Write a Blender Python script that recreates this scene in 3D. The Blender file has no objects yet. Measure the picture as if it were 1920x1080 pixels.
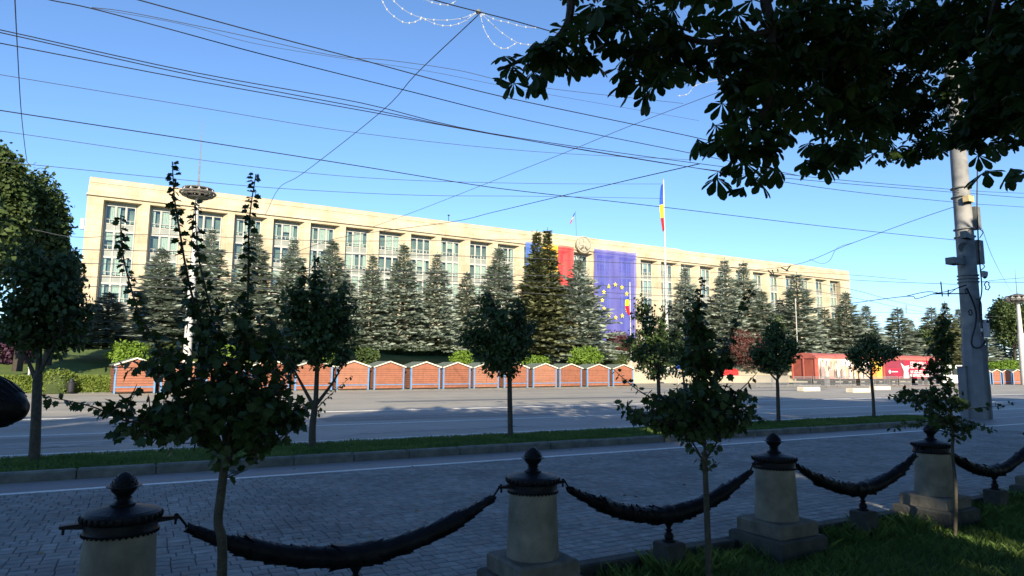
import bpy, math, random
import numpy as np
from mathutils import Vector, Matrix
random.seed(7); RNG = np.random.default_rng(11)
D = bpy.data; SC = bpy.context.scene; COL = SC.collection
R = math.radians

# ------------------------------------------------------------------ camera
FL = 1233.6; YAW, PIT, ROL = R(29.17), R(6.997), R(.399); CAMZ = 1.6
cf = Vector((math.sin(YAW)*math.cos(PIT), math.cos(YAW)*math.cos(PIT), math.sin(PIT)))
cr0 = Vector((math.cos(YAW), -math.sin(YAW), 0)); cu0 = cr0.cross(cf)
cr = cr0*math.cos(ROL)+cu0*math.sin(ROL); cu = cu0*math.cos(ROL)-cr0*math.sin(ROL)
cam = D.objects.new('camera', D.cameras.new('camera')); COL.objects.link(cam)
cam.matrix_world = Matrix(((cr.x, cu.x, -cf.x, 0), (cr.y, cu.y, -cf.y, 0), (cr.z, cu.z, -cf.z, CAMZ), (0, 0, 0, 1)))
cam.data.sensor_width = 36; cam.data.lens = FL/1920*36; cam.data.clip_start = .05; cam.data.clip_end = 4000
SC.camera = cam
# ------------------------------------------------------------------ light
SUN_EL, SUN_AZ = R(21), R(202)          # low morning sun behind the left shoulder
w = D.worlds.new('World'); SC.world = w; w.use_nodes = True
nt = w.node_tree; bg = nt.nodes['Background']
sky = nt.nodes.new('ShaderNodeTexSky'); sky.sky_type = 'NISHITA'; sky.sun_disc = False
sky.sun_elevation = SUN_EL; sky.sun_rotation = SUN_AZ; sky.air_density = .9; sky.dust_density = .0; sky.ozone_density = 5.0; sky.altitude = 400
nt.links.new(sky.outputs[0], bg.inputs[0]); bg.inputs[1].default_value = .100
sl = D.lights.new('sun', 'SUN'); sl.energy = 4.3; sl.angle = R(.55); sl.color = (1, .86, .66)
so = D.objects.new('sun', sl); COL.objects.link(so)
sdir = Vector((math.sin(SUN_AZ)*math.cos(SUN_EL), math.cos(SUN_AZ)*math.cos(SUN_EL), math.sin(SUN_EL)))
so.rotation_euler = (-sdir).to_track_quat('-Z', 'Y').to_euler(); so.location = (-40, -60, 40)
SC.view_settings.view_transform = 'Standard'; SC.view_settings.look = 'None'; SC.view_settings.exposure = 1.27
SC.view_settings.gamma = 1; SC.view_settings.use_curve_mapping = False
SC.cycles.max_bounces = 6; SC.cycles.transparent_max_bounces = 8; SC.cycles.sample_clamp_indirect = 6

# survey helpers: a sight line measured in the photograph, met with the plane Y = const, or with a depth
def ray(px, py): return cf + cr*((px-960)/FL) - cu*((py-540)/FL)
def P(px, py, Y):
    d = ray(px, py); t = Y/d.y; return Vector((d.x*t, Y, CAMZ+d.z*t))
def PD(px, py, dep):
    d = ray(px, py)*dep; return Vector((d.x, d.y, CAMZ+d.z))
def depth(v): return (Vector(v)-Vector((0, 0, CAMZ))).dot(cf)

# ------------------------------------------------------------------ materials
MATS = {}
def mat(name, col, rough=.7, metal=0, var=0, vscale=3, col2=None, bump=0, bscale=20, spec=.3, trans=0, coord='Object', detail=4):
    if name in MATS: return MATS[name]
    m = D.materials.new(name); m.use_nodes = True; t = m.node_tree; b = t.nodes['Principled BSDF']
    b.inputs['Roughness'].default_value = rough; b.inputs['Metallic'].default_value = metal
    b.inputs['Specular IOR Level'].default_value = spec
    c = (*col, 1); b.inputs['Base Color'].default_value = c
    tc = t.nodes.new('ShaderNodeTexCoord')
    last = None
    if var or col2:
        n = t.nodes.new('ShaderNodeTexNoise'); n.inputs['Scale'].default_value = vscale; n.inputs['Detail'].default_value = detail
        t.links.new(tc.outputs[coord], n.inputs['Vector'])
        r = t.nodes.new('ShaderNodeValToRGB'); e = r.color_ramp.elements
        e[0].position = .32; e[1].position = .68
        a2 = col2 if col2 else tuple(x*(1+var) for x in col); a1 = col if col2 else tuple(x*(1-var) for x in col)
        e[0].color = (*a1, 1); e[1].color = (*a2, 1)
        t.links.new(n.outputs['Fac'], r.inputs['Fac']); t.links.new(r.outputs['Color'], b.inputs['Base Color']); last = r.outputs['Color']
    if bump:
        n2 = t.nodes.new('ShaderNodeTexNoise'); n2.inputs['Scale'].default_value = bscale; n2.inputs['Detail'].default_value = 6
        t.links.new(tc.outputs[coord], n2.inputs['Vector'])
        bp = t.nodes.new('ShaderNodeBump'); bp.inputs['Strength'].default_value = bump; bp.inputs['Distance'].default_value = .02
        t.links.new(n2.outputs['Fac'], bp.inputs['Height']); t.links.new(bp.outputs['Normal'], b.inputs['Normal'])
    if trans:
        tr = t.nodes.new('ShaderNodeBsdfTranslucent'); mx = t.nodes.new('ShaderNodeMixShader'); mx.inputs[0].default_value = trans
        if last: t.links.new(last, tr.inputs['Color'])
        else: tr.inputs['Color'].default_value = c
        t.links.new(b.outputs[0], mx.inputs[1]); t.links.new(tr.outputs[0], mx.inputs[2])
        t.links.new(mx.outputs[0], t.nodes['Material Output'].inputs['Surface'])
    MATS[name] = m; return m

def stone_mat():
    m = D.materials.new('facade_stone'); m.use_nodes = True; t = m.node_tree; b = t.nodes['Principled BSDF']
    b.inputs['Roughness'].default_value = .85; b.inputs['Specular IOR Level'].default_value = .2
    tc = t.nodes.new('ShaderNodeTexCoord'); mp = t.nodes.new('ShaderNodeMapping'); mp.inputs['Rotation'].default_value = (R(90), 0, 0)
    t.links.new(tc.outputs['Object'], mp.inputs['Vector'])
    br = t.nodes.new('ShaderNodeTexBrick'); br.inputs['Scale'].default_value = 1; br.inputs['Brick Width'].default_value = 1.3; br.inputs['Row Height'].default_value = .9
    br.inputs['Mortar Size'].default_value = .018; br.inputs['Color1'].default_value = (.48, .415, .295, 1); br.inputs['Color2'].default_value = (.52, .455, .33, 1)
    br.inputs['Mortar'].default_value = (.33, .28, .19, 1); br.inputs['Bias'].default_value = 0
    t.links.new(mp.outputs['Vector'], br.inputs['Vector'])
    n = t.nodes.new('ShaderNodeTexNoise'); n.inputs['Scale'].default_value = .35; n.inputs['Detail'].default_value = 8; n.inputs['Roughness'].default_value = .65
    t.links.new(tc.outputs['Object'], n.inputs['Vector'])
    r = t.nodes.new('ShaderNodeValToRGB'); r.color_ramp.elements[0].position = .3; r.color_ramp.elements[1].position = .6
    r.color_ramp.elements[0].color = (.72, .68, .62, 1); r.color_ramp.elements[1].color = (1, 1, 1, 1)
    t.links.new(n.outputs['Fac'], r.inputs['Fac'])
    mx = t.nodes.new('ShaderNodeMix'); mx.data_type = 'RGBA'; mx.blend_type = 'MULTIPLY'; mx.inputs['Factor'].default_value = 1
    t.links.new(br.outputs['Color'], mx.inputs['A']); t.links.new(r.outputs['Color'], mx.inputs['B'])
    t.links.new(mx.outputs['Result'], b.inputs['Base Color'])
    return m

def asphalt_mat(name, c1, c2, streak=True):
    m = D.materials.new(name); m.use_nodes = True; t = m.node_tree; b = t.nodes['Principled BSDF']
    b.inputs['Roughness'].default_value = .62; b.inputs['Specular IOR Level'].default_value = .45
    tc = t.nodes.new('ShaderNodeTexCoord')
    mp = t.nodes.new('ShaderNodeMapping'); mp.inputs['Scale'].default_value = (.05, .55, 1)
    t.links.new(tc.outputs['Object'], mp.inputs['Vector'])
    n = t.nodes.new('ShaderNodeTexNoise'); n.inputs['Scale'].default_value = 1; n.inputs['Detail'].default_value = 7
    t.links.new(mp.outputs['Vector'], n.inputs['Vector'])
    r = t.nodes.new('ShaderNodeValToRGB'); r.color_ramp.elements[0].position = .35; r.color_ramp.elements[1].position = .68
    r.color_ramp.elements[0].color = (*c1, 1); r.color_ramp.elements[1].color = (*c2, 1)
    t.links.new(n.outputs['Fac'], r.inputs['Fac'])
    n3 = t.nodes.new('ShaderNodeTexNoise'); n3.inputs['Scale'].default_value = 60; n3.inputs['Detail'].default_value = 5
    t.links.new(tc.outputs['Object'], n3.inputs['Vector'])
    n4 = t.nodes.new('ShaderNodeTexNoise'); n4.inputs['Scale'].default_value = .8; n4.inputs['Detail'].default_value = 8
    t.links.new(tc.outputs['Object'], n4.inputs['Vector'])
    ml = t.nodes.new('ShaderNodeMath'); ml.operation = 'MULTIPLY_ADD'; ml.inputs[1].default_value = .5; ml.inputs[2].default_value = .5
    ad = t.nodes.new('ShaderNodeMath'); ad.operation = 'ADD'; t.links.new(n3.outputs['Fac'], ad.inputs[0]); t.links.new(n4.outputs['Fac'], ad.inputs[1])
    t.links.new(ad.outputs[0], ml.inputs[0])
    mx = t.nodes.new('ShaderNodeMix'); mx.data_type = 'RGBA'; mx.blend_type = 'MULTIPLY'; mx.inputs['Factor'].default_value = 1
    t.links.new(r.outputs['Color'], mx.inputs['A']); t.links.new(ml.outputs[0], mx.inputs['B'])
    t.links.new(mx.outputs['Result'], b.inputs['Base Color'])
    bp = t.nodes.new('ShaderNodeBump'); bp.inputs['Strength'].default_value = .35; bp.inputs['Distance'].default_value = .01
    t.links.new(n3.outputs['Fac'], bp.inputs['Height']); t.links.new(bp.outputs['Normal'], b.inputs['Normal'])
    return m

def glass_mat(name, tint, refl):
    m = D.materials.new(name); m.use_nodes = True; t = m.node_tree
    t.nodes.remove(t.nodes['Principled BSDF'])
    tr = t.nodes.new('ShaderNodeBsdfTransparent'); tr.inputs[0].default_value = (*tint, 1)
    gl = t.nodes.new('ShaderNodeBsdfGlossy'); gl.inputs['Roughness'].default_value = .04; gl.inputs['Color'].default_value = (.8, .84, .82, 1)
    lw = t.nodes.new('ShaderNodeLayerWeight'); lw.inputs[0].default_value = .35
    mr = t.nodes.new('ShaderNodeMath'); mr.operation = 'MULTIPLY_ADD'; mr.inputs[1].default_value = .35; mr.inputs[2].default_value = refl
    t.links.new(lw.outputs['Fresnel'], mr.inputs[0])
    mx = t.nodes.new('ShaderNodeMixShader'); t.links.new(mr.outputs[0], mx.inputs[0])
    t.links.new(tr.outputs[0], mx.inputs[1]); t.links.new(gl.outputs[0], mx.inputs[2])
    t.links.new(mx.outputs[0], t.nodes['Material Output'].inputs['Surface'])
    return m

def stain(m, scale=.55, lo=.68):
    t = m.node_tree; b = t.nodes['Principled BSDF']; l = b.inputs['Base Color'].links[0]; src = l.from_socket
    g_ = t.nodes.new('ShaderNodeNewGeometry'); n = t.nodes.new('ShaderNodeTexNoise'); n.inputs['Scale'].default_value = scale; n.inputs['Detail'].default_value = 7; n.inputs['Roughness'].default_value = .62
    t.links.new(g_.outputs['Position'], n.inputs['Vector']); r = t.nodes.new('ShaderNodeValToRGB'); r.color_ramp.elements[0].position = .34; r.color_ramp.elements[1].position = .6
    r.color_ramp.elements[0].color = (lo, lo, lo*.98, 1); r.color_ramp.elements[1].color = (1.08, 1.07, 1.04, 1); t.links.new(n.outputs['Fac'], r.inputs['Fac'])
    mx = t.nodes.new('ShaderNodeMix'); mx.data_type = 'RGBA'; mx.blend_type = 'MULTIPLY'; mx.inputs['Factor'].default_value = 1
    t.links.new(src, mx.inputs['A']); t.links.new(r.outputs['Color'], mx.inputs['B']); t.links.new(mx.outputs['Result'], b.inputs['Base Color'])
STONE = stone_mat()
M = dict(
 lawn=mat('lawn_soil', (.035, .05, .018), .95, col2=(.05, .075, .02), vscale=1.5, bump=.6, bscale=30),
 grass=mat('grass_blade', (.06, .125, .022), .6, col2=(.13, .20, .045), vscale=1.2, trans=.25),
 bank=mat('bank_grass', (.06, .10, .02), .95, col2=(.10, .14, .03), vscale=.6, bump=.9, bscale=4, detail=9),
 plaza=mat('plaza_stone', (.29, .265, .20), .85, col2=(.38, .345, .265), vscale=.25, detail=8),
 curb=mat('dark_curb', (.05, .052, .048), .85, var=.3, vscale=6, bump=.4, bscale=40),
 kerb=mat('kerb_concrete', (.10, .108, .10), .85, col2=(.16, .168, .15), vscale=4, bump=.4, bscale=50),
 white=mat('road_paint', (.55, .55, .53), .6, col2=(.74, .74, .72), vscale=14),
 oldwhite=mat('worn_road_paint', (.20, .20, .20), .6, col2=(.5, .5, .5), vscale=5, detail=8),
 pavA=mat('paver_grey', (.19, .20, .198), .7, var=.22, vscale=9, bump=.3, bscale=80),
 pavB=mat('paver_light', (.235, .24, .232), .7, var=.22, vscale=9, bump=.3, bscale=80),
 pavC=mat('paver_warm', (.215, .202, .192), .7, var=.22, vscale=9, bump=.3, bscale=80),
 joint=mat('paver_joint', (.05, .052, .05), .95),
 iron=mat('black_iron', (.007, .008, .011), .42, 0, var=.4, vscale=12, bump=.25, bscale=60, spec=.14),
 pier=mat('pier_stone', (.15, .145, .12), .85, col2=(.26, .245, .205), vscale=5, bump=.35, bscale=45, detail=8),
 plinth=mat('plinth_stone', (.085, .083, .072), .85, col2=(.17, .162, .14), vscale=6, bump=.4, bscale=45),
 bark=mat('sapling_bark', (.045, .042, .030), .85, col2=(.085, .077, .058), vscale=18, bump=.6, bscale=60),
 darkbark=mat('chestnut_bark', (.035, .03, .022), .9, col2=(.06, .05, .04), vscale=12, bump=.7, bscale=40),
 leaf=mat('young_tree_leaf', (.020, .048, .013), .5, col2=(.045, .085, .02), vscale=5, trans=.18),
 leaf2=mat('street_tree_leaf', (.032, .066, .018), .5, col2=(.07, .12, .03), vscale=3, trans=.2),
 chest=mat('chestnut_leaf', (.020, .046, .011), .5, col2=(.055, .095, .018), vscale=1.2, trans=.42),
 spruce=mat('blue_spruce_needles', (.19, .235, .18), .75, col2=(.39, .445, .36), vscale=1.6, trans=.25),
 spruceg=mat('green_spruce_needles', (.10, .12, .055), .75, col2=(.20, .21, .10), vscale=1.6, trans=.2),
 sprucetrunk=mat('spruce_trunk', (.06, .045, .03), .9, var=.3, vscale=8),
 broad=mat('broad_leaf', (.036, .065, .018), .6, col2=(.075, .11, .03), vscale=.8, trans=.2),
 park=mat('park_tree_leaf', (.03, .055, .015), .6, col2=(.06, .09, .025), vscale=.8, trans=.08),
 bright=mat('bright_shrub_leaf', (.10, .19, .018), .6, col2=(.17, .27, .035), vscale=2, trans=.25),
 hedge=mat('hedge_leaf', (.09, .14, .02), .6, col2=(.16, .21, .04), vscale=2, trans=.2),
 redleaf=mat('red_shrub_leaf', (.09, .03, .03), .6, col2=(.16, .06, .045), vscale=2, trans=.2),
 purple=mat('purple_leaf', (.03, .012, .025), .6, col2=(.06, .02, .05), vscale=2, trans=.2),
 planks=mat('stall_planks', (.235, .095, .055), .7, col2=(.31, .125, .075), vscale=3, bump=.3, bscale=20),
 planks2=mat('stall_planks_faded', (.27, .125, .08), .75, col2=(.34, .155, .095), vscale=3, bump=.3, bscale=20),
 planks3=mat('stall_planks_dark', (.20, .08, .045), .75, col2=(.28, .11, .065), vscale=3, bump=.3, bscale=20),
 sideplank=mat('stall_side_planks', (.2, .085, .05), .75, var=.15, vscale=4),
 blue=mat('stall_blue_paint', (.12, .24, .42), .55, var=.1, vscale=6),
 cream=mat('stall_cream_trim', (.66, .62, .50), .6, var=.06, vscale=6),
 roofing=mat('stall_roof_felt', (.13, .16, .12), .85, var=.25, vscale=5),
 frame=mat('window_frame_paint', (.44, .43, .38), .6, var=.06, vscale=3),
 panel=mat('spandrel_panel', (.19, .215, .195), .45, col2=(.27, .29, .26), vscale=.7),
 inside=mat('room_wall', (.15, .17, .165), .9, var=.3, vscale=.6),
 curtain=mat('curtain_cloth', (.58, .58, .54), .9, var=.08, vscale=3, trans=.2),
 concrete=mat('pole_concrete', (.15, .155, .155), .8, col2=(.30, .30, .285), vscale=2.2, bump=.3, bscale=25, detail=8),
 polebase=mat('pole_base_paint', (.17, .18, .19), .8, col2=(.22, .23, .24), vscale=3, detail=8),
 greybox=mat('grey_box', (.14, .155, .15), .5, var=.15, vscale=5),
 lightbox=mat('light_box', (.42, .42, .42), .5, var=.1, vscale=6),
 yellowbox=mat('yellowed_box', (.55, .43, .22), .6, var=.2, vscale=8),
 cable=mat('black_cable', (.015, .016, .018), .6),
 thin=mat('grey_wire', (.05, .055, .065), .6),
 mast=mat('mast_white_paint', (.46, .46, .43), .5, var=.1, vscale=3),
 lampmetal=mat('lamp_head_metal', (.16, .15, .13), .45, .4, var=.3, vscale=6),
 lampglass=mat('lamp_lens', (.75, .75, .72), .25),
 steel=mat('galvanised_steel', (.36, .36, .35), .5, .5, var=.15, vscale=4),
 wagon=mat('wagon_red_brown', (.30, .075, .05), .6, col2=(.36, .10, .065), vscale=1.2),
 wagonroof=mat('wagon_roof_red', (.42, .12, .09), .6, var=.12, vscale=1.2),
 crimson=mat('poster_crimson', (.50, .02, .05), .5, var=.06, vscale=1),
 maroon=mat('poster_maroon', (.22, .03, .05), .5, var=.1, vscale=1),
 paper=mat('poster_white', (.80, .76, .70), .6), yellow=mat('poster_yellow', (.80, .52, .08), .6, var=.1, vscale=1.5),
 orange=mat('poster_orange', (.72, .27, .06), .6, var=.1, vscale=2), pink=mat('poster_pink', (.62, .27, .22), .6),
 van=mat('van_white', (.78, .78, .76), .3, spec=.5), vanglass=mat('van_window', (.02, .022, .025), .1, spec=.7),
 tyre=mat('tyre_rubber', (.02, .02, .02), .8), block=mat('cream_concrete', (.62, .57, .44), .85, var=.1, vscale=3),
 fblue=mat('flag_blue', (.02, .08, .42), .7), fyel=mat('flag_yellow', (.85, .62, .02), .7), fred=mat('flag_red', (.70, .015, .03), .7),
 star=mat('star_yellow', (.80, .70, .06), .7), relief=mat('emblem_stone', (.35, .33, .25), .8, var=.2, vscale=3),
 emblemdark=mat('emblem_dark', (.10, .085, .06), .7), string=mat('light_string', (.4, .45, .5), .4),
 redflower=mat('red_flowers', (.5, .03, .03), .7), soil=mat('bed_soil', (.08, .05, .035), .95, var=.3, vscale=5),
 binm=mat('bin_dark', (.02, .022, .028), .6), sign=mat('sign_blue', (.03, .10, .5), .5),
)
GLASS = glass_mat('window_glass', (.86, .93, .90), .03)
for k_ in ('pavA', 'pavB', 'pavC', 'kerb', 'pier', 'plinth'): stain(M[k_], .9 if k_ in ('pavA', 'pavB', 'pavC') else 3.5)
ASPH = asphalt_mat('road_asphalt', (.20, .195, .175), (.31, .295, .26))
ASPH2 = asphalt_mat('side_asphalt', (.18, .165, .16), (.24, .22, .21))

def banner_mat(name, col):
    m = D.materials.new(name); m.use_nodes = True; t = m.node_tree; b = t.nodes['Principled BSDF']
    b.inputs['Base Color'].default_value = (*col, 1); b.inputs['Roughness'].default_value = .7
    tr = t.nodes.new('ShaderNodeBsdfTransparent'); mx = t.nodes.new('ShaderNodeMixShader'); mx.inputs[0].default_value = .30
    t.links.new(b.outputs[0], mx.inputs[1]); t.links.new(tr.outputs[0], mx.inputs[2])
    t.links.new(mx.outputs[0], t.nodes['Material Output'].inputs['Surface']); return m
BBLUE = banner_mat('mesh_banner_blue', (.075, .085, .40)); BSKY = banner_mat('mesh_banner_flag_blue', (.06, .16, .50))
BYEL = banner_mat('mesh_banner_yellow', (.85, .48, .02)); BRED = banner_mat('mesh_banner_red', (.80, .03, .04))

# ------------------------------------------------------------------ mesh helpers
class MB:
    def __init__(s): s.v = []; s.f = []; s.m = []; s.mats = []
    def mi(s, m):
        if m not in s.mats: s.mats.append(m)
        return s.mats.index(m)
    def add(s, vs, fs, m):
        o = len(s.v); k = s.mi(m); s.v += [tuple(v) for v in vs]
        for f in fs: s.f.append(tuple(i+o for i in f)); s.m.append(k)
    def box(s, x0, x1, y0, y1, z0, z1, m, mtx=None):
        vs = [(x, y, z) for z in (z0, z1) for y in (y0, y1) for x in (x0, x1)]
        if mtx is not None: vs = [mtx @ Vector(v) for v in vs]
        s.add(vs, [(0, 2, 3, 1), (4, 5, 7, 6), (0, 1, 5, 4), (2, 6, 7, 3), (0, 4, 6, 2), (1, 3, 7, 5)], m)
    def bevbox(s, x0, x1, y0, y1, z0, z1, b, m, mtx=None):   # chamfered top edges
        vs = [(x0, y0, z0), (x1, y0, z0), (x1, y1, z0), (x0, y1, z0), (x0, y0, z1-b), (x1, y0, z1-b), (x1, y1, z1-b), (x0, y1, z1-b),
              (x0+b, y0+b, z1), (x1-b, y0+b, z1), (x1-b, y1-b, z1), (x0+b, y1-b, z1)]
        if mtx is not None: vs = [mtx @ Vector(v) for v in vs]
        fs = [(8, 9, 10, 11)]
        for i in range(4):
            j = (i+1) % 4; fs += [(i, j, 4+j, 4+i), (4+i, 4+j, 8+j, 8+i)]
        s.add(vs, fs, m)
    def prism(s, pts, y0, y1, m, mtx=None):                    # polygon in XZ extruded along Y
        n = len(pts); vs = [(x, y0, z) for x, z in pts]+[(x, y1, z) for x, z in pts]
        if mtx is not None: vs = [mtx @ Vector(v) for v in vs]
        s.add(vs, [tuple(range(n)), tuple(range(2*n-1, n-1, -1))]+[(i, i+n, (i+1) % n+n, (i+1) % n) for i in range(n)], m)
    def tube(s, pts, rad, m, n=6, cap=True):
        pts = [Vector(p) for p in pts]; k = len(pts)
        if not hasattr(rad, '__len__'): rad = [rad]*k
        vs = []; side = None
        for i, p in enumerate(pts):
            t = (pts[min(i+1, k-1)]-pts[max(i-1, 0)])
            t = t.normalized() if t.length > 1e-9 else Vector((0, 0, 1))
            if side is None:
                a = Vector((0, 0, 1)) if abs(t.z) < .9 else Vector((1, 0, 0)); side = t.cross(a).normalized()
            else:
                side = side - t*side.dot(t); side = side.normalized() if side.length > 1e-6 else t.orthogonal().normalized()
            u = t.cross(side)
            for j in range(n):
                a = 2*math.pi*j/n; vs.append(p+(side*math.cos(a)+u*math.sin(a))*rad[i])
        fs = [(i*n+j, i*n+(j+1) % n, (i+1)*n+(j+1) % n, (i+1)*n+j) for i in range(k-1) for j in range(n)]
        if cap: fs += [tuple(range(n-1, -1, -1)), tuple(range((k-1)*n, k*n))]
        s.add(vs, fs, m)
    def lathe(s, prof, m, n=24, c=(0, 0, 0), mtx=None, ph=0):
        vs = []; k = len(prof)
        for r, z in prof:
            for j in range(n):
                a = 2*math.pi*j/n+ph; vs.append((c[0]+r*math.cos(a), c[1]+r*math.sin(a), c[2]+z))
        if mtx is not None: vs = [mtx @ Vector(v) for v in vs]
        fs = [(i*n+j, i*n+(j+1) % n, (i+1)*n+(j+1) % n, (i+1)*n+j) for i in range(k-1) for j in range(n)]
        fs += [tuple(range(n-1, -1, -1)), tuple(range((k-1)*n, k*n))]
        s.add(vs, fs, m)
    def mesh(s, name, smooth=None):
        me = D.meshes.new(name); me.from_pydata(s.v, [], s.f)
        for m in s.mats: me.materials.append(m)
        me.polygons.foreach_set('material_index', s.m)
        if smooth is not None:
            me.polygons.foreach_set('use_smooth', [True]*len(s.f))
            me.set_sharp_from_angle(angle=R(smooth))
        me.update(); return me
    def build(s, name, parent=None, smooth=None, loc=(0, 0, 0), rz=0):
        return link(name, s.mesh(name, smooth), parent, loc, rz)

def link(name, me, parent=None, loc=(0, 0, 0), rz=0):
    o = D.objects.new(name, me); COL.objects.link(o); o.parent = parent; o.location = loc; o.rotation_euler = (0, 0, rz); return o
def tag(o, label=None, cat=None, group=None, kind=None):
    if label: o['label'] = label
    if cat: o['category'] = cat
    if group: o['group'] = group
    if kind: o['kind'] = kind
    return o
def thing(name, label, cat, group=None, loc=(0, 0, 0), rz=0):
    return tag(link(name, None, None, loc, rz), label, cat, group)
def copy_tree(o, parent=None):
    c = o.copy(); COL.objects.link(c); c.parent = parent
    for ch in list(o.children): copy_tree(ch, c)
    return c
def sheet(name, x0, x1, y0, y1, z, m, kind='structure', thick=.0):
    b = MB(); b.add([(x0, y0, z), (x1, y0, z), (x1, y1, z), (x0, y1, z)], [(0, 1, 2, 3)], m)
    o = b.build(name); return tag(o, kind=kind)

def np_mesh(name, V, F, mats, midx=None):
    me = D.meshes.new(name); F = np.asarray(F, dtype=np.int32); k = F.shape[1]
    me.vertices.add(len(V)); me.vertices.foreach_set('co', np.asarray(V, dtype=np.float32).ravel())
    me.loops.add(F.size); me.loops.foreach_set('vertex_index', F.ravel())
    me.polygons.add(len(F)); me.polygons.foreach_set('loop_start', np.arange(len(F), dtype=np.int32)*k)
    for m in mats: me.materials.append(m)
    if midx is not None: me.polygons.foreach_set('material_index', np.asarray(midx, dtype=np.int32))
    me.update(calc_edges=True); return me
def norm(a): return a/np.maximum(np.linalg.norm(a, axis=-1, keepdims=True), 1e-9)
def scatter(T, F, pos, tip, up, sc):
    """copies of template T (N,3: x = tip, z = up) at pos"""
    tip = norm(tip); up = norm(up-tip*(up*tip).sum(1, keepdims=True)); sd = np.cross(up, tip)
    B = np.stack([tip, sd, up], 1)                                    # (N,3,3) rows
    V = np.einsum('tk,nkj->ntj', T, B)*sc[:, None, None]+pos[:, None, :]
    n, k = len(pos), len(T)
    FF = (F[None]+(np.arange(n)*k)[:, None, None]).reshape(-1, F.shape[1])
    return V.reshape(-1, 3), FF
def fan(outline, c, fold=.25):
    pts = [(c, 0)]+outline; T = np.array([(x, y, fold*abs(y)) for x, y in pts], float); n = len(outline)
    return T, np.array([(0, i+1, (i+1) % n+1) for i in range(n)])
_h = [(0, 0), (-.04, .22), (.14, .30), (.22, .50), (.42, .34), (.66, .40), (.72, .18)]
LEAF_T, LEAF_F = fan(_h+[(1, 0)]+[(x, -y) for x, y in reversed(_h[1:])], .35)
_s = [(0, 0), (.15, .27), (.5, .36), (.82, .2)]
SIM_T, SIM_F = fan(_s+[(1, 0)]+[(x, -y) for x, y in reversed(_s[1:])], .4, .3)
QUAD_T = np.array([(0, 0, 0), (.45, .34, .1), (1, 0, 0), (.45, -.34, .1)]); QUAD_F = np.array([(0, 1, 2), (0, 2, 3)])
_o = [(0, .01), (.22, .045), (.5, .14), (.74, .195), (.92, .125)]
OB_T, OB_F = fan([(0, -.012)][:0]+_o+[(1, 0)]+[(x, -y) for x, y in reversed(_o)], .6, .35)

def rnd_dirs(n): return norm(RNG.normal(size=(n, 3)))
def catmull(pts, k=6):
    pts = [Vector(p) for p in pts]
    if len(pts) < 3:
        return [pts[0].lerp(pts[-1], i/k) for i in range(k+1)]
    q = [pts[0]*2-pts[1]]+pts+[pts[-1]*2-pts[-2]]; out = []
    for i in range(1, len(q)-2):
        for j in range(k):
            t = j/k; a, b, c, d = q[i-1:i+3]
            out.append(.5*((2*b)+(c-a)*t+(2*a-5*b+4*c-d)*t*t+(3*b-a-3*c+d)*t**3))
    out.append(pts[-1]); return out

# ================================================================== GROUND
sheet('ground', -1500, 1500, -1500, 1500, -.35, ASPH)
sheet('lawn', -300, 400, -400, 4.60, -.10, M['lawn'])
# grass blades on the near lawn
def blades(name, n, xr, yr, z, h, label, cond=None, w=.006, seed=1):
    g = np.random.default_rng(seed)
    x = g.uniform(*xr, n); y = g.uniform(*yr, n)
    if cond is not None:
        k = cond(x, y); x, y = x[k], y[k]
    n = len(x); clump = .55+.45*np.sin(x*3.1+np.sin(y*4)*2)*np.cos(y*2.7+x); hh = h*(.45+.8*g.random(n))*(.6+.5*clump)
    a = g.uniform(0, 2*np.pi, n); dx, dy = np.cos(a)*w*(.6+g.random(n)), np.sin(a)*w
    lx, ly = g.normal(0, .45, n)*hh, g.normal(0, .45, n)*hh
    V = np.stack([np.stack([x-dx, y-dy, np.full(n, z)], 1), np.stack([x+dx, y+dy, np.full(n, z)], 1),
                  np.stack([x+lx*.4+dx*.7, y+ly*.4+dy*.7, z+hh*.6], 1), np.stack([x+lx, y+ly, z+hh], 1)], 1).reshape(-1, 3)
    F = np.array([(0, 1, 2), (0, 2, 3)])[None]+(np.arange(n)*4)[:, None, None]
    o = link(name, np_mesh(name, V, F.reshape(-1, 3), [M['grass']]))
    return tag(o, label, 'grass', kind='stuff')
blades('lawn_grass', 90000, (1.5, 16), (1.4, 4.56), -.10, .085, 'rough green lawn grass in front of the garlanded stone piers', w=.004)
blades('lawn_grass', 9000, (1.5, 16), (4.2, 4.60), -.10, .15, 'taller uncut grass along the lawn curb between the piers', cond=lambda x, y: np.sin(x*5)+np.sin(x*11.3) > -.2, w=.004, seed=5)
# lawn curb (dark, drops from the paving to the lawn)
cb = tag(link('lawn_curb', None), kind='structure')
bm_ = MB(); bm_.bevbox(0, .985, 4.60, 4.74, -.16, .012, .015, M['curb']); cme = bm_.mesh('curb_stone')
for i in range(26): link('curb_stone', cme, cb, (-4+i*1.0, 0, random.uniform(-.004, .004)))
# pavement of small setts
sheet('pavement', -60, 140, 4.74, 10.42, -.012, M['joint'])
pav = tag(link('paving', None), kind='structure')
bms = {k: MB() for k in 'ABC'}; cand = []
y = 4.76; row = 0
while y < 10.38:
    pitch = .122; x = -3.2+(.06 if row % 2 else 0)
    while x < 34:
        wd = .118 if random.random() < .62 else .178
        if x < 21 or y < 7: cand.append((x, y, wd, random.uniform(-.0015, .0015)))
        x += wd+.006
    y += pitch; row += 1
def vis(px, py, m=30): return -m < px < 1920+m and -m < py < 1080+m
def proj(v):
    v = Vector(v)-Vector((0, 0, CAMZ)); d = v.dot(cf)
    return (960+FL*v.dot(cr)/d, 540-FL*v.dot(cu)/d, d) if d > .05 else (-1e4, -1e4, d)
cand = [(c, proj((c[0], c[1], 0))) for c in cand]
cand = [(c, p) for c, p in cand if vis(p[0], p[1], 120)]
cand.sort(key=lambda q: q[1][2])
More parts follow.
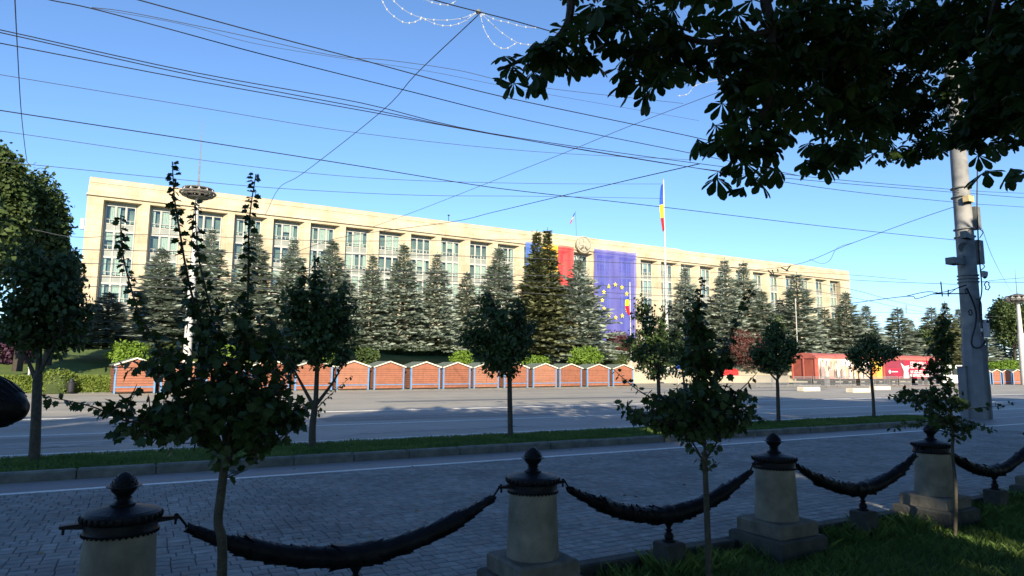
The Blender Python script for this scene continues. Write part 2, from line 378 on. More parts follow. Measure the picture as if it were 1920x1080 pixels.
pme = {}
for w_ in (.118, .178):
    for k, mm in (('A', 'pavA'), ('B', 'pavB'), ('C', 'pavC')):
        b = MB(); b.bevbox(0, w_, 0, .116, -.03, 0, .006, M[mm]); pme[(w_, k)] = b.mesh('sett')
sb = MB()
for i, (c, p) in enumerate(cand):
    k = random.choice('AAABBC')
    if i < 300: o = link('sett', pme[(c[2], k)], pav, (c[0], c[1], c[3]))
    else: sb.bevbox(c[0], c[0]+c[2], c[1], c[1]+.116, -.03, c[3], .006, M['pav'+k])
tag(sb.build('setts', pav), kind='stuff')
# far end of the pavement, joints too fine to build
def far_paving():
    m = D.materials.new('far_sett_paving'); m.use_nodes = True; t = m.node_tree; b = t.nodes['Principled BSDF']; b.inputs['Roughness'].default_value = .7
    tc = t.nodes.new('ShaderNodeTexCoord'); br = t.nodes.new('ShaderNodeTexBrick'); br.inputs['Scale'].default_value = 1
    br.inputs['Brick Width'].default_value = .14; br.inputs['Row Height'].default_value = .122; br.inputs['Mortar Size'].default_value = .006
    br.inputs['Color1'].default_value = (.19, .20, .198, 1); br.inputs['Color2'].default_value = (.23, .235, .225, 1); br.inputs['Mortar'].default_value = (.07, .07, .07, 1)
    t.links.new(tc.outputs['Object'], br.inputs['Vector']); t.links.new(br.outputs['Color'], b.inputs['Base Color']); return m
FP = far_paving()
sheet('pavement_far', 21, 140, 7, 10.42, -.004, FP); sheet('pavement_far', 34, 140, 4.75, 7, -.004, FP)
b = MB(); b.box(-30, 140, 10.42, 10.53, -.02, .004, M['white']); tag(b.build('pavement_line'), kind='structure')
sheet('side_asphalt', -60, 140, 10.53, 13.6, -.004, ASPH2)
# verge with kerb stones
vk = tag(link('verge_kerb', None), kind='structure')
b = MB(); b.bevbox(0, .985, 0, .17, -.05, .14, .025, M['kerb']); kme = b.mesh('kerb_stone', 30)
for i in range(30):
    x = -7.7+i
    if x < 22: link('kerb_stone', kme, vk, (x, 11.42+random.uniform(-.006, .006), random.uniform(-.005, .004)), random.uniform(-.004, .004))
for k in range(7):     # rounded end of the verge
    a = -math.pi/2+k*math.pi/7+.2; o = link('kerb_stone', kme, vk, (22.3+1.08*math.cos(a-.25), 12.5+1.08*math.sin(a-.25), 0), a+math.pi/2); o.scale = (.5, 1, 1)
b = MB(); b.box(-30, 22.6, 11.5, 13.58, -.05, .10, M['lawn']); tag(b.build('verge'), kind='structure')
b = MB(); b.box(-30, 22.3, 13.58, 13.68, -.05, .06, M['kerb']); tag(b.build('verge_back_kerb'), kind='structure')
blades('verge_grass', 60000, (-6, 23), (11.58, 13.56),   .10, .065, 'strip of green grass on the verge between kerb and road', w=.007, seed=3)
# dandelions / small flowers on verge
# road
sheet('road', -200, 400, 13.68, 26.0, -.02, ASPH); sheet('road_far_lanes', -200, 400, 26.0, 47, -.02, asphalt_mat('pale_asphalt', (.29, .268, .21), (.40, .368, .29)))  # far lanes: sunlit brightness and warm tint put into the asphalt colour
sheet('road_side', 22.6, 400, 13.6, 13.68, -.019, ASPH2)
mk = MB()
for (yy, ww) in ((14.95, .11), (18.95, .14), (24.7, .13)): mk.box(-60, 200, yy, yy+ww, -.03, -.012, M['white'])
tag(mk.build('road_markings'), kind='structure')
mk = MB()
def stripe(x0, y0, x1, y1, w, m='oldwhite', z=-.014):
    a = Vector((x0, y0, 0)); c = Vector((x1, y1, 0)); n = (c-a).normalized().cross(Vector((0, 0, 1)))*w/2
    mk.add([(*(a-n).xy, z), (*(c-n).xy, z), (*(c+n).xy, z), (*(a+n).xy, z)], [(0, 3, 2, 1)], M[m])
for x0, y0, x1, y1, w_ in ((-8, 16.9, 3.5, 17.0, .1), (4.8, 16.3, 9.5, 16.5, .1), (4.3, 15.9, 5.0, 16.5, .09), (8.9, 16.8, 10, 16, .09), (0, 15.6, 4, 17.4, .08),
        (-6, 21.2, 4, 21.6, .1), (6, 21.0, 18, 21.1, .1), (14, 22.8, 32, 22.9, .1), (20, 21.2, 44, 21.4, .12), (-2, 15.9, .6, 17.2, .08), (-3.2, 16.6, -.4, 16.0, .08),
        (3.2, 17.2, 3.9, 18.2, .12), (12, 17, 24, 17.1, .1), (26, 16.6, 46, 16.8, .11), (-8, 23.5, 5, 23.7, .1), (26, 12.2, 60, 12.3, .12), (27, 13.4, 70, 13.5, .12), (30, 8.6, 60, 8.7, .1)):
    stripe(x0, y0, x1, y1, w_, z=-.013 if y0 > 13.6 else .001)
tag(mk.build('worn_road_markings'), kind='structure')
mk = MB(); g = np.random.default_rng(14)
for k in range(34):     # short worn strokes and tyre scuffs between the lanes
    x = g.uniform(-8, 46); y = g.uniform(14.2, 25.5); l = g.uniform(.3, 4.5); a = g.normal(0, .05) if l > 1 else g.normal(0, .6)
    n_ = Vector((math.cos(a), math.sin(a))); q = Vector((-n_.y, n_.x))*g.uniform(.02, .05); c = Vector((x, y)); e = c+n_*l
    mk.add([(*(c-q), -.0115+k*.00002), (*(e-q*.4), -.0115+k*.00002), (*(e+q*.4), -.0115+k*.00002), (*(c+q), -.0115+k*.00002)], [(0, 1, 2, 3)], M['oldwhite'])
tag(mk.build('scuffed_markings'), kind='structure')
PATCH = asphalt_mat('patched_asphalt', (.13, .128, .12), (.19, .185, .17))
mk = MB()
for k, (x0, x1, y0, y1) in enumerate(((-6, 3, 17.3, 18.4), (5, 13, 20.2, 21.8), (16, 29, 15.4, 16.2), (24, 27, 21.6, 23.4), (33, 46, 19.6, 21), (2, 4.6, 22.4, 24), (10, 26, 30.2, 31.6), (-4, 6, 34, 35.5), (30, 52, 36, 37.6))): mk.box(x0, x1, y0, y1, -.04, -.0165+k*.0001, PATCH)
tag(mk.build('asphalt_patches'), kind='structure')
g = np.random.default_rng(15); n = 420     # fallen leaves and litter on the paving
q = np.stack([g.uniform(-3, 22, n), 4.8+8.6*g.random(n)**.7, np.full(n, .004)], 1); q = q[(q[:, 1] < 10.3) | (q[:, 1] > 13.8) | (q[:, 1] < 11.3)]
V, F = scatter(SIM_T, SIM_F, q, rnd_dirs(len(q))*np.array((1, 1, .1)), np.tile((0, 0, 1.), (len(q), 1))+g.normal(0, .3, (len(q), 3)), .025+.035*g.random(len(q)))
tag(link('fallen_leaves', np_mesh('fallen_leaves', V, F, [mat('dry_leaf', (.16, .12, .05), .8, col2=(.28, .22, .10), vscale=3)])), 'scattered dry leaves on the paving and the road edge', 'leaf litter', kind='stuff')
b = MB(); b.box(-30, 60, 46.6, 46.75, -.3, .03, M['kerb']); tag(b.build('far_kerb'), kind='structure')
# square in front of the stalls and beyond
sheet('square', -200, 400, 46.75, 62, -.005, M['plaza'])
# grassy bank
def bank():
    xs = np.linspace(-90, 44, 68); ys = np.linspace(0, 1, 40); V = []; 
    for j, t in enumerate(ys):
        for i, x in enumerate(xs):
            y0 = 48.3 if x < -1 else 53.5+.138*(x+1); y = y0+(92-y0)*t
            z = -.02+3.4*min(1, max(0, (y-y0)/24))**.9+.08*math.sin(x*.7+y*.5); V.append((x, y, z))
    nx = len(xs); F = [(j*nx+i, j*nx+i+1, (j+1)*nx+i+1, (j+1)*nx+i) for j in range(len(ys)-1) for i in range(nx-1)]
    return np_mesh('lawn_bank', V, F, [M['bank']])
tag(link('lawn_bank', bank()), kind='structure')
b = MB()
b.box(44.2, 57, 61, 61.5, -.3, 1.3, M['plaza']); b.box(44.2, 400, 61.5, 66, -.3, .9, M['plaza'])
for k in range(6): b.box(44.2, 400, 66+k*.8, 140 if k == 5 else 66.8+k*.8-.01, -.3, 1.1+k*.33, M['plaza'])
tag(b.build('terrace'), kind='structure')
sheet('far_lawn', 100, 700, 72, 600, 2.95, M['bank']); sheet('far_lawn', -600, -90, 50, 600, 2.5, M['bank'])

# ================================================================== BUILDING
BX, BP, BY = -5.75, 5.335, 100.0       # right edge of first pilaster, bay pitch, front plane
NB = 29; XL, XR = -7.6, 151.3
PX_R = [BX+BP*n for n in range(NB)]    # right (front) edge of each pilaster
bd = thing('government_building', 'long sunlit cream stone government building with tall pilasters behind the spruces', 'building', loc=(0, 0, 0))
# recess back wall + body
b = MB(); b.box(XL+.2, XR-.2, BY+1.95, BY+20, 3, 25.9, STONE); b.build('wall', bd)
b = MB(); b.box(XL+.1, XR-.1, BY+.15, BY+1.94, 2.5, 5.25, STONE); b.build('base_wall', bd)
b = MB()
b.prism([(XL, 23.9), (XR, 23.9), (XR-.12, 26.15), (XL+.12, 26.15)], BY-.05, BY+19.9, STONE)
b.build('frieze', bd)
b = MB(); b.box(XL-.12, XR+.12, BY-.28, BY+20.1, 23.72, 23.9, STONE); b.build('ledge', bd)
b = MB(); b.box(XL, XR, BY, BY+1.9, 23.3, 23.717, STONE); b.build('architrave', bd)
b = MB(); b.box(XL+.1, XR-.1, BY-.12, BY+.1, 25.45, 25.53, STONE); b.build('frieze_moulding', bd)
b = MB(); b.box(XL+.3, XR-.3, BY+.5, BY+19.5, 26.15, 26.3, M['kerb']); b.build('roof', bd)
cops = MB()
for k in range(34): cops.box(60+k*1.05, 60+k*1.05+1.0, BY-.05, BY+.5, 26.151, 26.3+random.uniform(0, .08), STONE)
tag(cops.build('coping_blocks', bd), kind='stuff')
def pil(xr, front=.87, back=.7, rs=.22):
    b = MB(); z0, z1 = 2.5, 23.3
    xl = xr-front; pts = [(xl, BY), (xr, BY), (xr+rs, BY+1.2), (xr+rs, BY+1.93), (xl-back, BY+1.93), (xl-back, BY+1.2)]
    n = len(pts); vs = [(x, y_, z0) for x, y_ in pts]+[(x, y_, z1) for x, y_ in pts]
    b.add(vs, [tuple(range(n-1, -1, -1)), tuple(range(n, 2*n))]+[(i, (i+1) % n, (i+1) % n+n, i+n) for i in range(n)], STONE)
    return b
b = pil(BX, front=BX-XL, back=0); b.build('pilaster', bd)
p0 = pil(0).mesh('pilaster')
for n in range(1, NB): link('pilaster', p0, bd, (PX_R[n], 0, 0))
xl_last = PX_R[-1]+BP-.87
b = MB(); b.box(xl_last-.5, XR, BY, BY+1.93, 2.5, 23.3, STONE); b.build('pilaster', bd)
# glazing: bay width 3.56
W0, W1 = .22, BP-.87-.7               # from right edge of pilaster
GW = W1-W0; GY = BY+1.15
def frame_mesh():
    b = MB(); y0, y1 = GY-.12, GY+.08
    zt, zb = 0, -3.5
    for k in range(4):
        x = k*(GW/3); hw = .08 if 0 < k < 3 else .06
        x = min(max(x, .07), GW-.07); b.box(x-hw, x+hw, y0, y1, zb, zt, M['frame'])
    for z, h, e in ((0, .12, .0), (-2.45, .10, .0), (-3.38, .12, .0), (-1.9, .05, .03)):
        for k in range(3):
            b.box(k*GW/3+.10, (k+1)*GW/3-.10, y0+.03+e, y1-.03, z-h, z, M['frame'])
    for k in range(3):      # casement stiles and the low rail
        xa = k*GW/3+.12
        b.box(xa+.42, xa+.47, y0+.05, y1-.05, -2.45, -1.9, M['frame']); b.box(xa, xa+.045, y0+.05, y1-.05, -1.9, -.12, M['frame'])
    return b.mesh('window_frame')
FRM = frame_mesh()
def quad_mesh(name, x0, x1, z0, z1, y, m, d=.02):
    b = MB(); b.box(x0, x1, y, y+d, z0, z1, m); return b.mesh(name)
PANE = quad_mesh('pane', .1, GW/3-.1, -2.35, -.12, GY-.01, GLASS)
PANES = MB()
for k in range(3): PANES.box(k*GW/3+.1, (k+1)*GW/3-.1, GY-.01, GY+.01, -2.35, -.12, GLASS)
PANES = PANES.mesh('panes')
PNL = MB()
for k in range(3): PNL.box(k*GW/3+.1, (k+1)*GW/3-.1, GY-.03, GY+.03, -3.38, -2.55, M['panel'])
PNL = PNL.mesh('spandrel_panel')
def curtains():
    b = MB()
    for k in range(3):
        r = random.random(); xa, xb = k*GW/3+.1, (k+1)*GW/3-.1
        if r < .2: continue
        if r < .55: segs = [(xa, xa+(xb-xa)*.45)]
        elif r < .7: segs = [(xb-(xb-xa)*.5, xb)]
        else: segs = [(xa, xb)]
        zl = -2.3 if random.random() < .7 else -1.2
        for (a, c) in segs:
            n = max(4, int((c-a)/.09)); vs = []
            for i in range(n+1):
                x = a+(c-a)*i/n; yv = GY+.16+(.03 if i % 2 else -.03); vs += [(x, yv, zl), (x, yv, -.14)]
            b.add(vs, [(2*i, 2*i+2, 2*i+3, 2*i+1) for i in range(n)], M['curtain'])
    return b.mesh('curtain')
CURT = [curtains() for _ in range(9)]
for n in range(NB):
    for f in range(5):
        if 12 <= n <= 16 and f >= 3 and n != 14: continue
        z = 22.9-3.5*f; x = PX_R[n]+W0
        wf = link('window', FRM, bd, (x, 0, z))
        if n < 12:
            for k in range(3): link('pane', PANE, wf, (k*GW/3, 0, 0))
        else: link('pane', PANES, wf)
        link('spandrel', PNL, wf)
        if random.random() < .85: link('curtain', random.choice(CURT), wf)
b = MB()
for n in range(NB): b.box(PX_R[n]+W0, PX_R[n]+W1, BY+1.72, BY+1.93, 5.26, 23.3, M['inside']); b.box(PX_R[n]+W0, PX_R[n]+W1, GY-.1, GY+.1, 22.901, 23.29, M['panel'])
b.build('room_interior', bd)
# dark base window row
# side box lamp on the left corner
b = MB(); b.box(XL-.55, XL-.13, BY+.3, BY+.8, 19.2, 20.6, M['lightbox']); b.build('wall_lamp', bd)
# emblem
em = thing('coat_of_arms', 'round stone coat of arms with an eagle on the roofline between the two banners', 'emblem')
EC = P(1094, 459, 99.3); er = 1.62
mt = Matrix.Translation(EC) @ Matrix.Rotation(R(90), 4, 'X')
b = MB(); b.lathe([(er, -.25), (er, .18), (er-.1, .26), (er-.18, .26), (er-.2, .12), (0.01, .10)], M['relief'], 40, mtx=mt); b.build('disc', em, 40)
b = MB()
def eprism(pts, d, m):
    n = len(pts); vs = [mt @ Vector((x, y_, .1)) for x, y_ in pts]+[mt @ Vector((x, y_, .1+d)) for x, y_ in pts]
    b.add(vs, [tuple(range(n, 2*n))]+[(i, (i+1) % n, (i+1) % n+n, i+n) for i in range(n)], m)
eprism([(-.12, .95), (0, 1.15), (.16, 1.0), (.1, .8), (.2, .2), (.14, -.5), (0, -.75), (-.14, -.5), (-.2, .2), (-.1, .8)], .16, M['relief'])
for s in (1, -1): eprism([(s*.2, .55), (s*.55, .85), (s*.95, .75), (s*1.0, .1), (s*.8, -.35), (s*.6, -.1), (s*.45, -.3), (s*.2, 0)][::s], .13, M['relief'])
b.build('eagle', em)
b = MB(); eprism([(-.32, .25), (.32, .25), (.32, -.15), (0, -.5), (-.32, -.15)], .24, M['relief'])
b.build('shield', em)
b = MB()
for s in (1, -1): eprism([(s*.15, -.55), (s*.7, -1.05), (s*.85, -.85), (s*.3, -.4)][::s], .17, M['emblemdark'])
for k in range(14):
    a = R(200+k*10); eprism([(1.25*math.cos(a), 1.25*math.sin(a)), (1.38*math.cos(a+.03), 1.38*math.sin(a+.03)), (1.25*math.cos(a+.12), 1.25*math.sin(a+.12))], .12, M['emblemdark'])
tag(b.build('branches', em), kind='stuff')
# banners
def banner(name, label, x0, x1, z0, z1, cells, mats_):
    th = thing(name, label, 'banner')
    nx, nz = 24, 30
    names = cells
    for ci, (fa, fb, mm, nm) in enumerate(cells):
        vs = []; b = MB()
        for i in range(nx+1):
            x = x0+(x1-x0)*(fa+(fb-fa)*i/nx)
            for j in range(nz+1):
                z = z0+(z1-z0)*j/nz; vs.append((x, BY-.52-.13*math.sin(x*1.9+z*.30)-.06*math.sin(x*4.3-z*.2)-.05*math.sin(z*1.1+x*.3), z))
        b.add(vs, [(i*(nz+1)+j, (i+1)*(nz+1)+j, (i+1)*(nz+1)+j+1, i*(nz+1)+j+1) for i in range(nx) for j in range(nz)], mm)
        b.build(nm, th, 60)
    return th
zt = P(1112, 466, 99.65).z
a0, a1 = P(985, 460, 99.65).x, P(1075, 460, 99.65).x
mb = banner('flag_banner', 'tall blue, yellow and red banner on the facade left of the coat of arms', a0, a1, 8, P(985, 453, 99.65).z,
   [(0, .333, BSKY, 'blue_stripe'), (.333, .667, BYEL, 'yellow_stripe'), (.667, 1, BRED, 'red_stripe')], None)
e0, e1 = P(1112.5, 470, 99.65).x, P(1190.5, 478, 99.65).x
eb = banner('star_banner', 'tall dark blue banner with a ring of twelve yellow stars on the facade', e0, e1, 6.5, zt, [(0, 1, BBLUE, 'cloth')], None)
sc_ = P(1154, 564.5, 99.3)
sb = MB(); pts = []
for i in range(10):
    a = math.pi/2+i*math.pi/5; r = .52 if i % 2 == 0 else .2; pts.append((r*math.cos(a), r*math.sin(a)))
sb.prism(pts, 0, .03, M['star']); sme = sb.mesh('star')
for k in range(12):
    a = k*math.pi/6; link('star', sme, eb, (sc_.x+3.15*math.sin(a), BY-.74, sc_.z+3.15*math.cos(a)))
b = MB()
for px in (985, 1030, 1075): pass
# roof flag and antenna
rf = thing('roof_flag', 'small limp flag on a thin pole above the roof near the coat of arms', 'flag')
p1 = P(1081, 447, 104); p2 = P(1079, 396, 104)
b = MB(); b.tube([p1, p2], .03, M['thin'], 6); b.build('pole', rf)
b = MB()
for i, (c, n0, n1) in enumerate((('fblue', 0, .35), ('fyel', .35, .6), ('fred', .6, 1))):
    q = [P(1079-8*n0, 398+20*n0, 104), P(1076-8*n0, 401+20*n0, 103.8), P(1076-8*n1, 401+20*n1, 103.7), P(1079-8*n1, 398+20*n1, 104)]
    b.add(q+[v+Vector((0, .04, 0)) for v in q], [(0, 1, 2, 3), (7, 6, 5, 4), (0, 4, 5, 1), (1, 5, 6, 2), (2, 6, 7, 3), (3, 7, 4, 0)], M[c])
b.build('cloth', rf)
for px, py, h, lb in ((876, 428, 6, 'thin black antenna on the roof left of the big double spruce'), (841, 418, 14, 'tall thin aerial on the left half of the roof')):
    b = MB(); p = P(px, py+2, 101); b.tube([p, p+Vector((0, 0, h*.1)), ], .05, M['cable'], 5); b.box(p.x-.15, p.x+.15, p.y-.1, p.y+.1, p.z+h*.1, p.z+h*.1+.2, M['cable']); tag(b.build('roof_antenna'), lb, 'antenna')

# ================================================================== CONIFERS
def spruce_mesh(H, Rb, seed, needle, dens=1.0, double=False):
    g = np.random.default_rng(seed); pos = []; tip = []; sc = []; bt = MB()
    tops = [(0, 0, H)] if not double else [(-.55, 0, H*.975), (.65, .1, H)]
    for (ox, oy, HH) in tops:
        bt.tube([(ox*.2, oy, 0), (ox, oy, HH*.5), (ox, oy, HH*.98)], [.22, .13, .02], M['sprucetrunk'], 6)
        nz = int(27*dens)
        for iz in range(nz):
            t = (iz/nz)**.92; z = .35+(HH-.5)*t; 
            L = Rb*1.08*(1-t)**(1.3 if double else 1.0)*(.9+.2*math.sin(iz*2.1+seed))+.10
            if t < .06: L *= .8
            nb = int(20*(.5+.5*(1-t)))+4; a0 = g.uniform(0, 6.28)
            for k in range(nb):
                a = a0+2*math.pi*k/nb+g.normal(0, .12); l = L*g.uniform(.62, 1.18); dr = -.22+.55*t+g.normal(0, .07)
                d = np.array([math.cos(a), math.sin(a), 0]); o = np.array([ox*min(1, t*1.6+.2), oy, z+g.normal(0, .13)])
                ns = max(3, int(l/.20))
                for s in range(ns):
                    f = (s+.6)/ns
                    if f < .3 and t < .9: continue
                    p = o+d*l*f+np.array([0, 0, dr*l*f+.10*l*f*f])
                    for q in (-1, 0, 1):
                        sa = a+q*.85+g.normal(0, .15); pos.append(p+g.normal(0, .05, 3))
                        tip.append((math.cos(sa), math.sin(sa), dr*.4+g.normal(.12, .2))); sc.append((.52+.28*g.random())*(1 if t < .8 else .62)*(H/15))
        for s in range(8): pos.append((ox, oy, HH-.1*s)); tip.append((g.normal(0, .25), g.normal(0, .25), 1)); sc.append(.35)
    pos, tip, sc = np.array(pos), np.array(tip), np.array(sc)
    up = np.tile((0, 0, 1.), (len(pos), 1))+g.normal(0, .5, (len(pos), 3))
    T = np.array([(0, -.05, 0), (.4, .19, .06), (1, 0, 0), (.45, -.19, -.04)])
    V, F = scatter(T, QUAD_F, pos, tip, up, sc)
    return bt.mesh('trunk', 40), np_mesh('crown', V, F, [needle])
EXPO = 1.0
SPR = [spruce_mesh(15, 2.7, 1, M['spruce']), spruce_mesh(15, 3.1, 2, M['spruce']), spruce_mesh(15, 2.4, 3, M['spruce'])]
SPRG = [spruce_mesh(15, 3.2, 4, M['spruceg'])]
DBL = spruce_mesh(18, 4.0, 9, M['spruceg'], 1.15, True)
SIL = spruce_mesh(15, 4.6, 12, M['spruce'], 1.1)
def spruce(px, py, halfw, Y, label, meshes, zb=None):
    top = P(px, py, Y); zb = (1.6+3.2*min(1, max(0, (Y-52)/24)) if top.x < 44 else 2.0) if zb is None else zb
    k = random.randrange(len(meshes)); tm, cm = meshes[k]
    th = thing('spruce_tree', label, 'tree', 'spruces in front of the government building', (top.x, Y, zb), random.uniform(-.25, .25) if meshes is not DBLL else YAW*-.9)
    H = top.z-zb; H0 = 18 if meshes is DBLL else 15; R0 = {0: 2.7, 1: 3.1, 2: 2.4}[k] if meshes is SPR else (3.2 if meshes is SPRG else 4.0 if meshes is DBLL else 4.6)
    Rm = halfw*depth((top.x, Y, 5))/FL*1.36
    th.scale = (Rm/R0, Rm/R0, H/H0)
    link('trunk', tm, th); link('crown', cm, th)
DBLL = [DBL]; SILL = [SIL]
spl = [
 (205, 548, 48, 62, 'dark shaded spruce at the far left corner of the facade', SPR),
 (305, 465, 46, 68, 'spruce before the second window bay, left of the white mast', SPR),
 (398, 428, 46, 70, 'tall spruce just right of the white floodlight mast', SPR),
 (480, 434, 46, 70, 'tall spruce before the fourth window bay from the left', SPR),
 (552, 447, 42, 70, 'slim spruce behind the shaded street tree left of centre', SPR),
 (624, 450, 42, 70, 'spruce rising right behind the second street tree on the verge', SPR),
 (700, 478, 34, 68, 'shorter spruce above the small green shrub, left of centre', SPR),
 (758, 458, 42, 68, 'spruce fourth to the left of the big double-topped one', SPR),
 (820, 474, 38, 68, 'spruce third to the left of the double-topped one, above the stalls', SPR),
 (876, 510, 30, 72, 'small slim spruce between two taller ones left of the third street tree', SPR),
 (936, 465, 46, 68, 'spruce directly left of the tall double-topped dark spruce', SPR),
 (1016, 428, 50, 66, 'tallest dark green spruce with two tops in front of the flag banner', DBLL),
 (1085, 484, 66, 64, 'broad silvery spruce below the round coat of arms', SILL),
 (1284, 500, 38, 70, 'spruce just right of the tall flagpole', SPR),
 (1332, 560, 34, 72, 'low spruce between two taller ones right of the flagpole', SPR),
 (1358, 485, 38, 70, 'tall slim spruce, second of those right of the flagpole', SPR),
 (1393, 490, 42, 70, 'tall spruce with a crooked top right of the flagpole', SPR),
 (1428, 545, 40, 68, 'short broad spruce above the dark red shrub', SPR),
 (1462, 560, 34, 72, 'short spruce left of the tall one above the rail wagons', SPR),
 (1493, 512, 46, 68, 'tall spruce standing above the left end of the rail wagons', SPR),
 (1545, 578, 34, 72, 'low spruce behind the roof of the mural wagon', SPR),
 (1585, 548, 38, 70, 'spruce in front of the right corner of the facade', SPR),
 (1623, 573, 34, 72, 'spruce standing alone just right of the facade corner', SPR),
 (1682, 577, 34, 72, 'dark spruce against the sky behind the red poster wagon', SPR),
 (1708, 600, 22, 90, 'small far spruce between the wagon and the yellowish tree', SPRG),
 (1745, 575, 30, 80, 'spruce behind the yellow-green tree at the right', SPR),
 (1771, 566, 26, 72, 'narrow green spruce left of the concrete pole', SPRG),
 (1796, 578, 22, 84, 'thin spruce between the narrow green one and the pole', SPRG),
 (1816, 564, 34, 72, 'pale spruce immediately left of the concrete pole', SPR),
 (1876, 566, 22, 90, 'spruce tip showing left of the round plane tree at the far right', SPR),
 (1000, 560, 40, 71, 'shaded spruce partly hidden behind the double-topped one', SPR),
 (1255, 570, 26, 74, 'short spruce hidden behind the foot of the flagpole', SPR),
 (650, 505, 34, 73, 'low spruce between the second street tree and the shorter spruce', SPR),
 (345, 500, 36, 73, 'spruce hidden behind the floodlight mast', SPR),
]
for px, py, hw, Y, lb, ms in spl: spruce(px, py, hw, Y, lb, ms)

# ================================================================== BROADLEAF SHRUBS AND TREES
def blob_mesh(name, m, n, size, lobes, seed, squash=1.0, T=QUAD_T, F=QUAD_F, shell=.5):
    g = np.random.default_rng(seed); P_, N_ = [], []
    vol = np.array([r[0]*r[1]*r[2] for c, r in lobes])**(2/3); cnt = (n*vol/vol.sum()).astype(int)
    for (c, r), k in zip(lobes, cnt):
        d = norm(g.normal(size=(k, 3))); rr = (shell+(1-shell)*g.random((k, 1)))**.6; rr *= 1+.12*g.normal(size=(k, 1))
        P_.append(np.array(c)+d*rr*np.array(r)); N_.append(d)
    pos = np.concatenate(P_); nn = np.concatenate(N_)
    tip = norm(g.normal(size=pos.shape)+nn*.5+np.array((0, 0, -.3))); up = nn+g.normal(size=pos.shape)*.6+np.array((0, 0, .4))
    V, Fx = scatter(T, F, pos, tip, up, size*(.6+.8*g.random(len(pos))))
    return np_mesh(name, V, Fx, [m])
def lobed(rx, ry, rz, n, seed, k=.5, z0=0):
    g = random.Random(seed); out = [((0, 0, z0), (rx*.75, ry*.75, rz*.8))]
    for i in range(n):
        a = g.uniform(0, 6.28); e = g.uniform(-.5, 1.1); s = g.uniform(.28, .5)
        out.append(((rx*(1-s)*math.cos(a)*math.cos(e), ry*(1-s)*math.sin(a)*math.cos(e), z0+rz*(1-s)*math.sin(e)), (rx*s, ry*s, rz*s)))
    return out
def shrub(px, pyb, hw, hh, Y, m, label, name='shrub', seed=0, n=1800, size=.22, zb=None):
    base = P(px, pyb, Y); dd = depth(base); rx = hw*dd/FL; rz = hh*dd/FL
    th = thing(name, label, 'bush', None, (base.x, Y, base.z))
    b = MB()
    for i in range(4): b.tube([(0, 0, -.5), (rx*.3*math.cos(i*1.6), rx*.3*math.sin(i*1.6), rz*.9)], [.06, .02], M['sprucetrunk'], 5)
    b.build('stem', th)
    link('foliage', blob_mesh('foliage', M[m], n, size, lobed(rx, rx*.8, rz, 12, seed, z0=rz*.75), seed), th)
shrub(240, 684, 40, 26, 57, 'bright', 'bright green rounded shrub behind the leftmost stalls', seed=1, n=2600)
shrub(605, 680, 22, 14, 57, 'bright', 'bright green shrub glimpsed through the second street tree', seed=2)
shrub(420, 678, 26, 18, 58, 'bright', 'bright green shrub behind the near left sapling', seed=12)
shrub(690, 684, 26, 18, 58, 'broad', 'olive green shrub behind the stalls left of centre', seed=3)
shrub(866, 684, 24, 16, 59, 'bright', 'small bright shrub half hidden behind the third street tree', seed=4)
shrub(1000, 690, 34, 14, 60, 'bright', 'low spreading green shrub below the double-topped spruce', seed=5)
shrub(1100, 686, 40, 22, 58, 'bright', 'large bright green shrub behind the stalls at the centre right', seed=6, n=2600)
shrub(1160, 668, 34, 30, 64, 'redleaf', 'dark red leaved shrub below the star banner', seed=7, n=2600)
shrub(1150, 690, 30, 16, 61, 'broad', 'green shrub under the dark red one by the last stall', seed=17)
shrub(1405, 690, 50, 46, 66, 'redleaf', 'large reddish shrub left of the fifth street tree', seed=8, n=3500)
shrub(1270, 690, 24, 26, 64, 'broad', 'green shrub on the square right of the flagpole', seed=9)
shrub(1500, 700, 24, 16, 60, 'bright', 'low green shrub beside the left end of the mural wagon', seed=10)
shrub(1740, 676, 36, 40, 80, 'broad', 'yellow-green bushy tree behind the red poster wagon', name='small_tree', seed=11, n=4000, size=.35)
shrub(20, 680, 46, 48, 60, 'purple', 'purple leaved tree in shade at the left edge', name='purple_tree', seed=13, n=4000, size=.3)
for i, (px, hw, hh) in enumerate(((1862, 26, 16), (1895, 26, 18), (1925, 24, 17), (1838, 22, 16))):
    shrub(px, 703, hw, hh, 60+i, 'bright', ('green shrub directly right of the concrete pole', 'green shrub behind the middle of the small right stalls', 'green shrub at the right edge behind the small stalls', 'green shrub half hidden by the concrete pole')[i], seed=20+i, n=2200, size=.3)
# dark undergrowth hedge along the foot of the building
g = np.random.default_rng(41); n = 9000; q = np.stack([g.uniform(-8, 150, n), g.uniform(80, 82.5, n), g.uniform(2.6, 6.2, n)], 1); q[:, 2] -= .6*np.sin(q[:, 0]*.9)**2
uh = thing('tall_hedge', 'tall dark green hedge behind the spruces along the foot of the building', 'hedge')
V, F = scatter(QUAD_T, QUAD_F, q, rnd_dirs(n), rnd_dirs(n)+np.array((0, -.6, .4)), .45+.4*g.random(n)); link('foliage', np_mesh('foliage', V, F, [M['park']]), uh)
b = MB(); b.box(-8, 150, 80.6, 82, 2, 5.3, M['lawn']); b.build('core', uh)
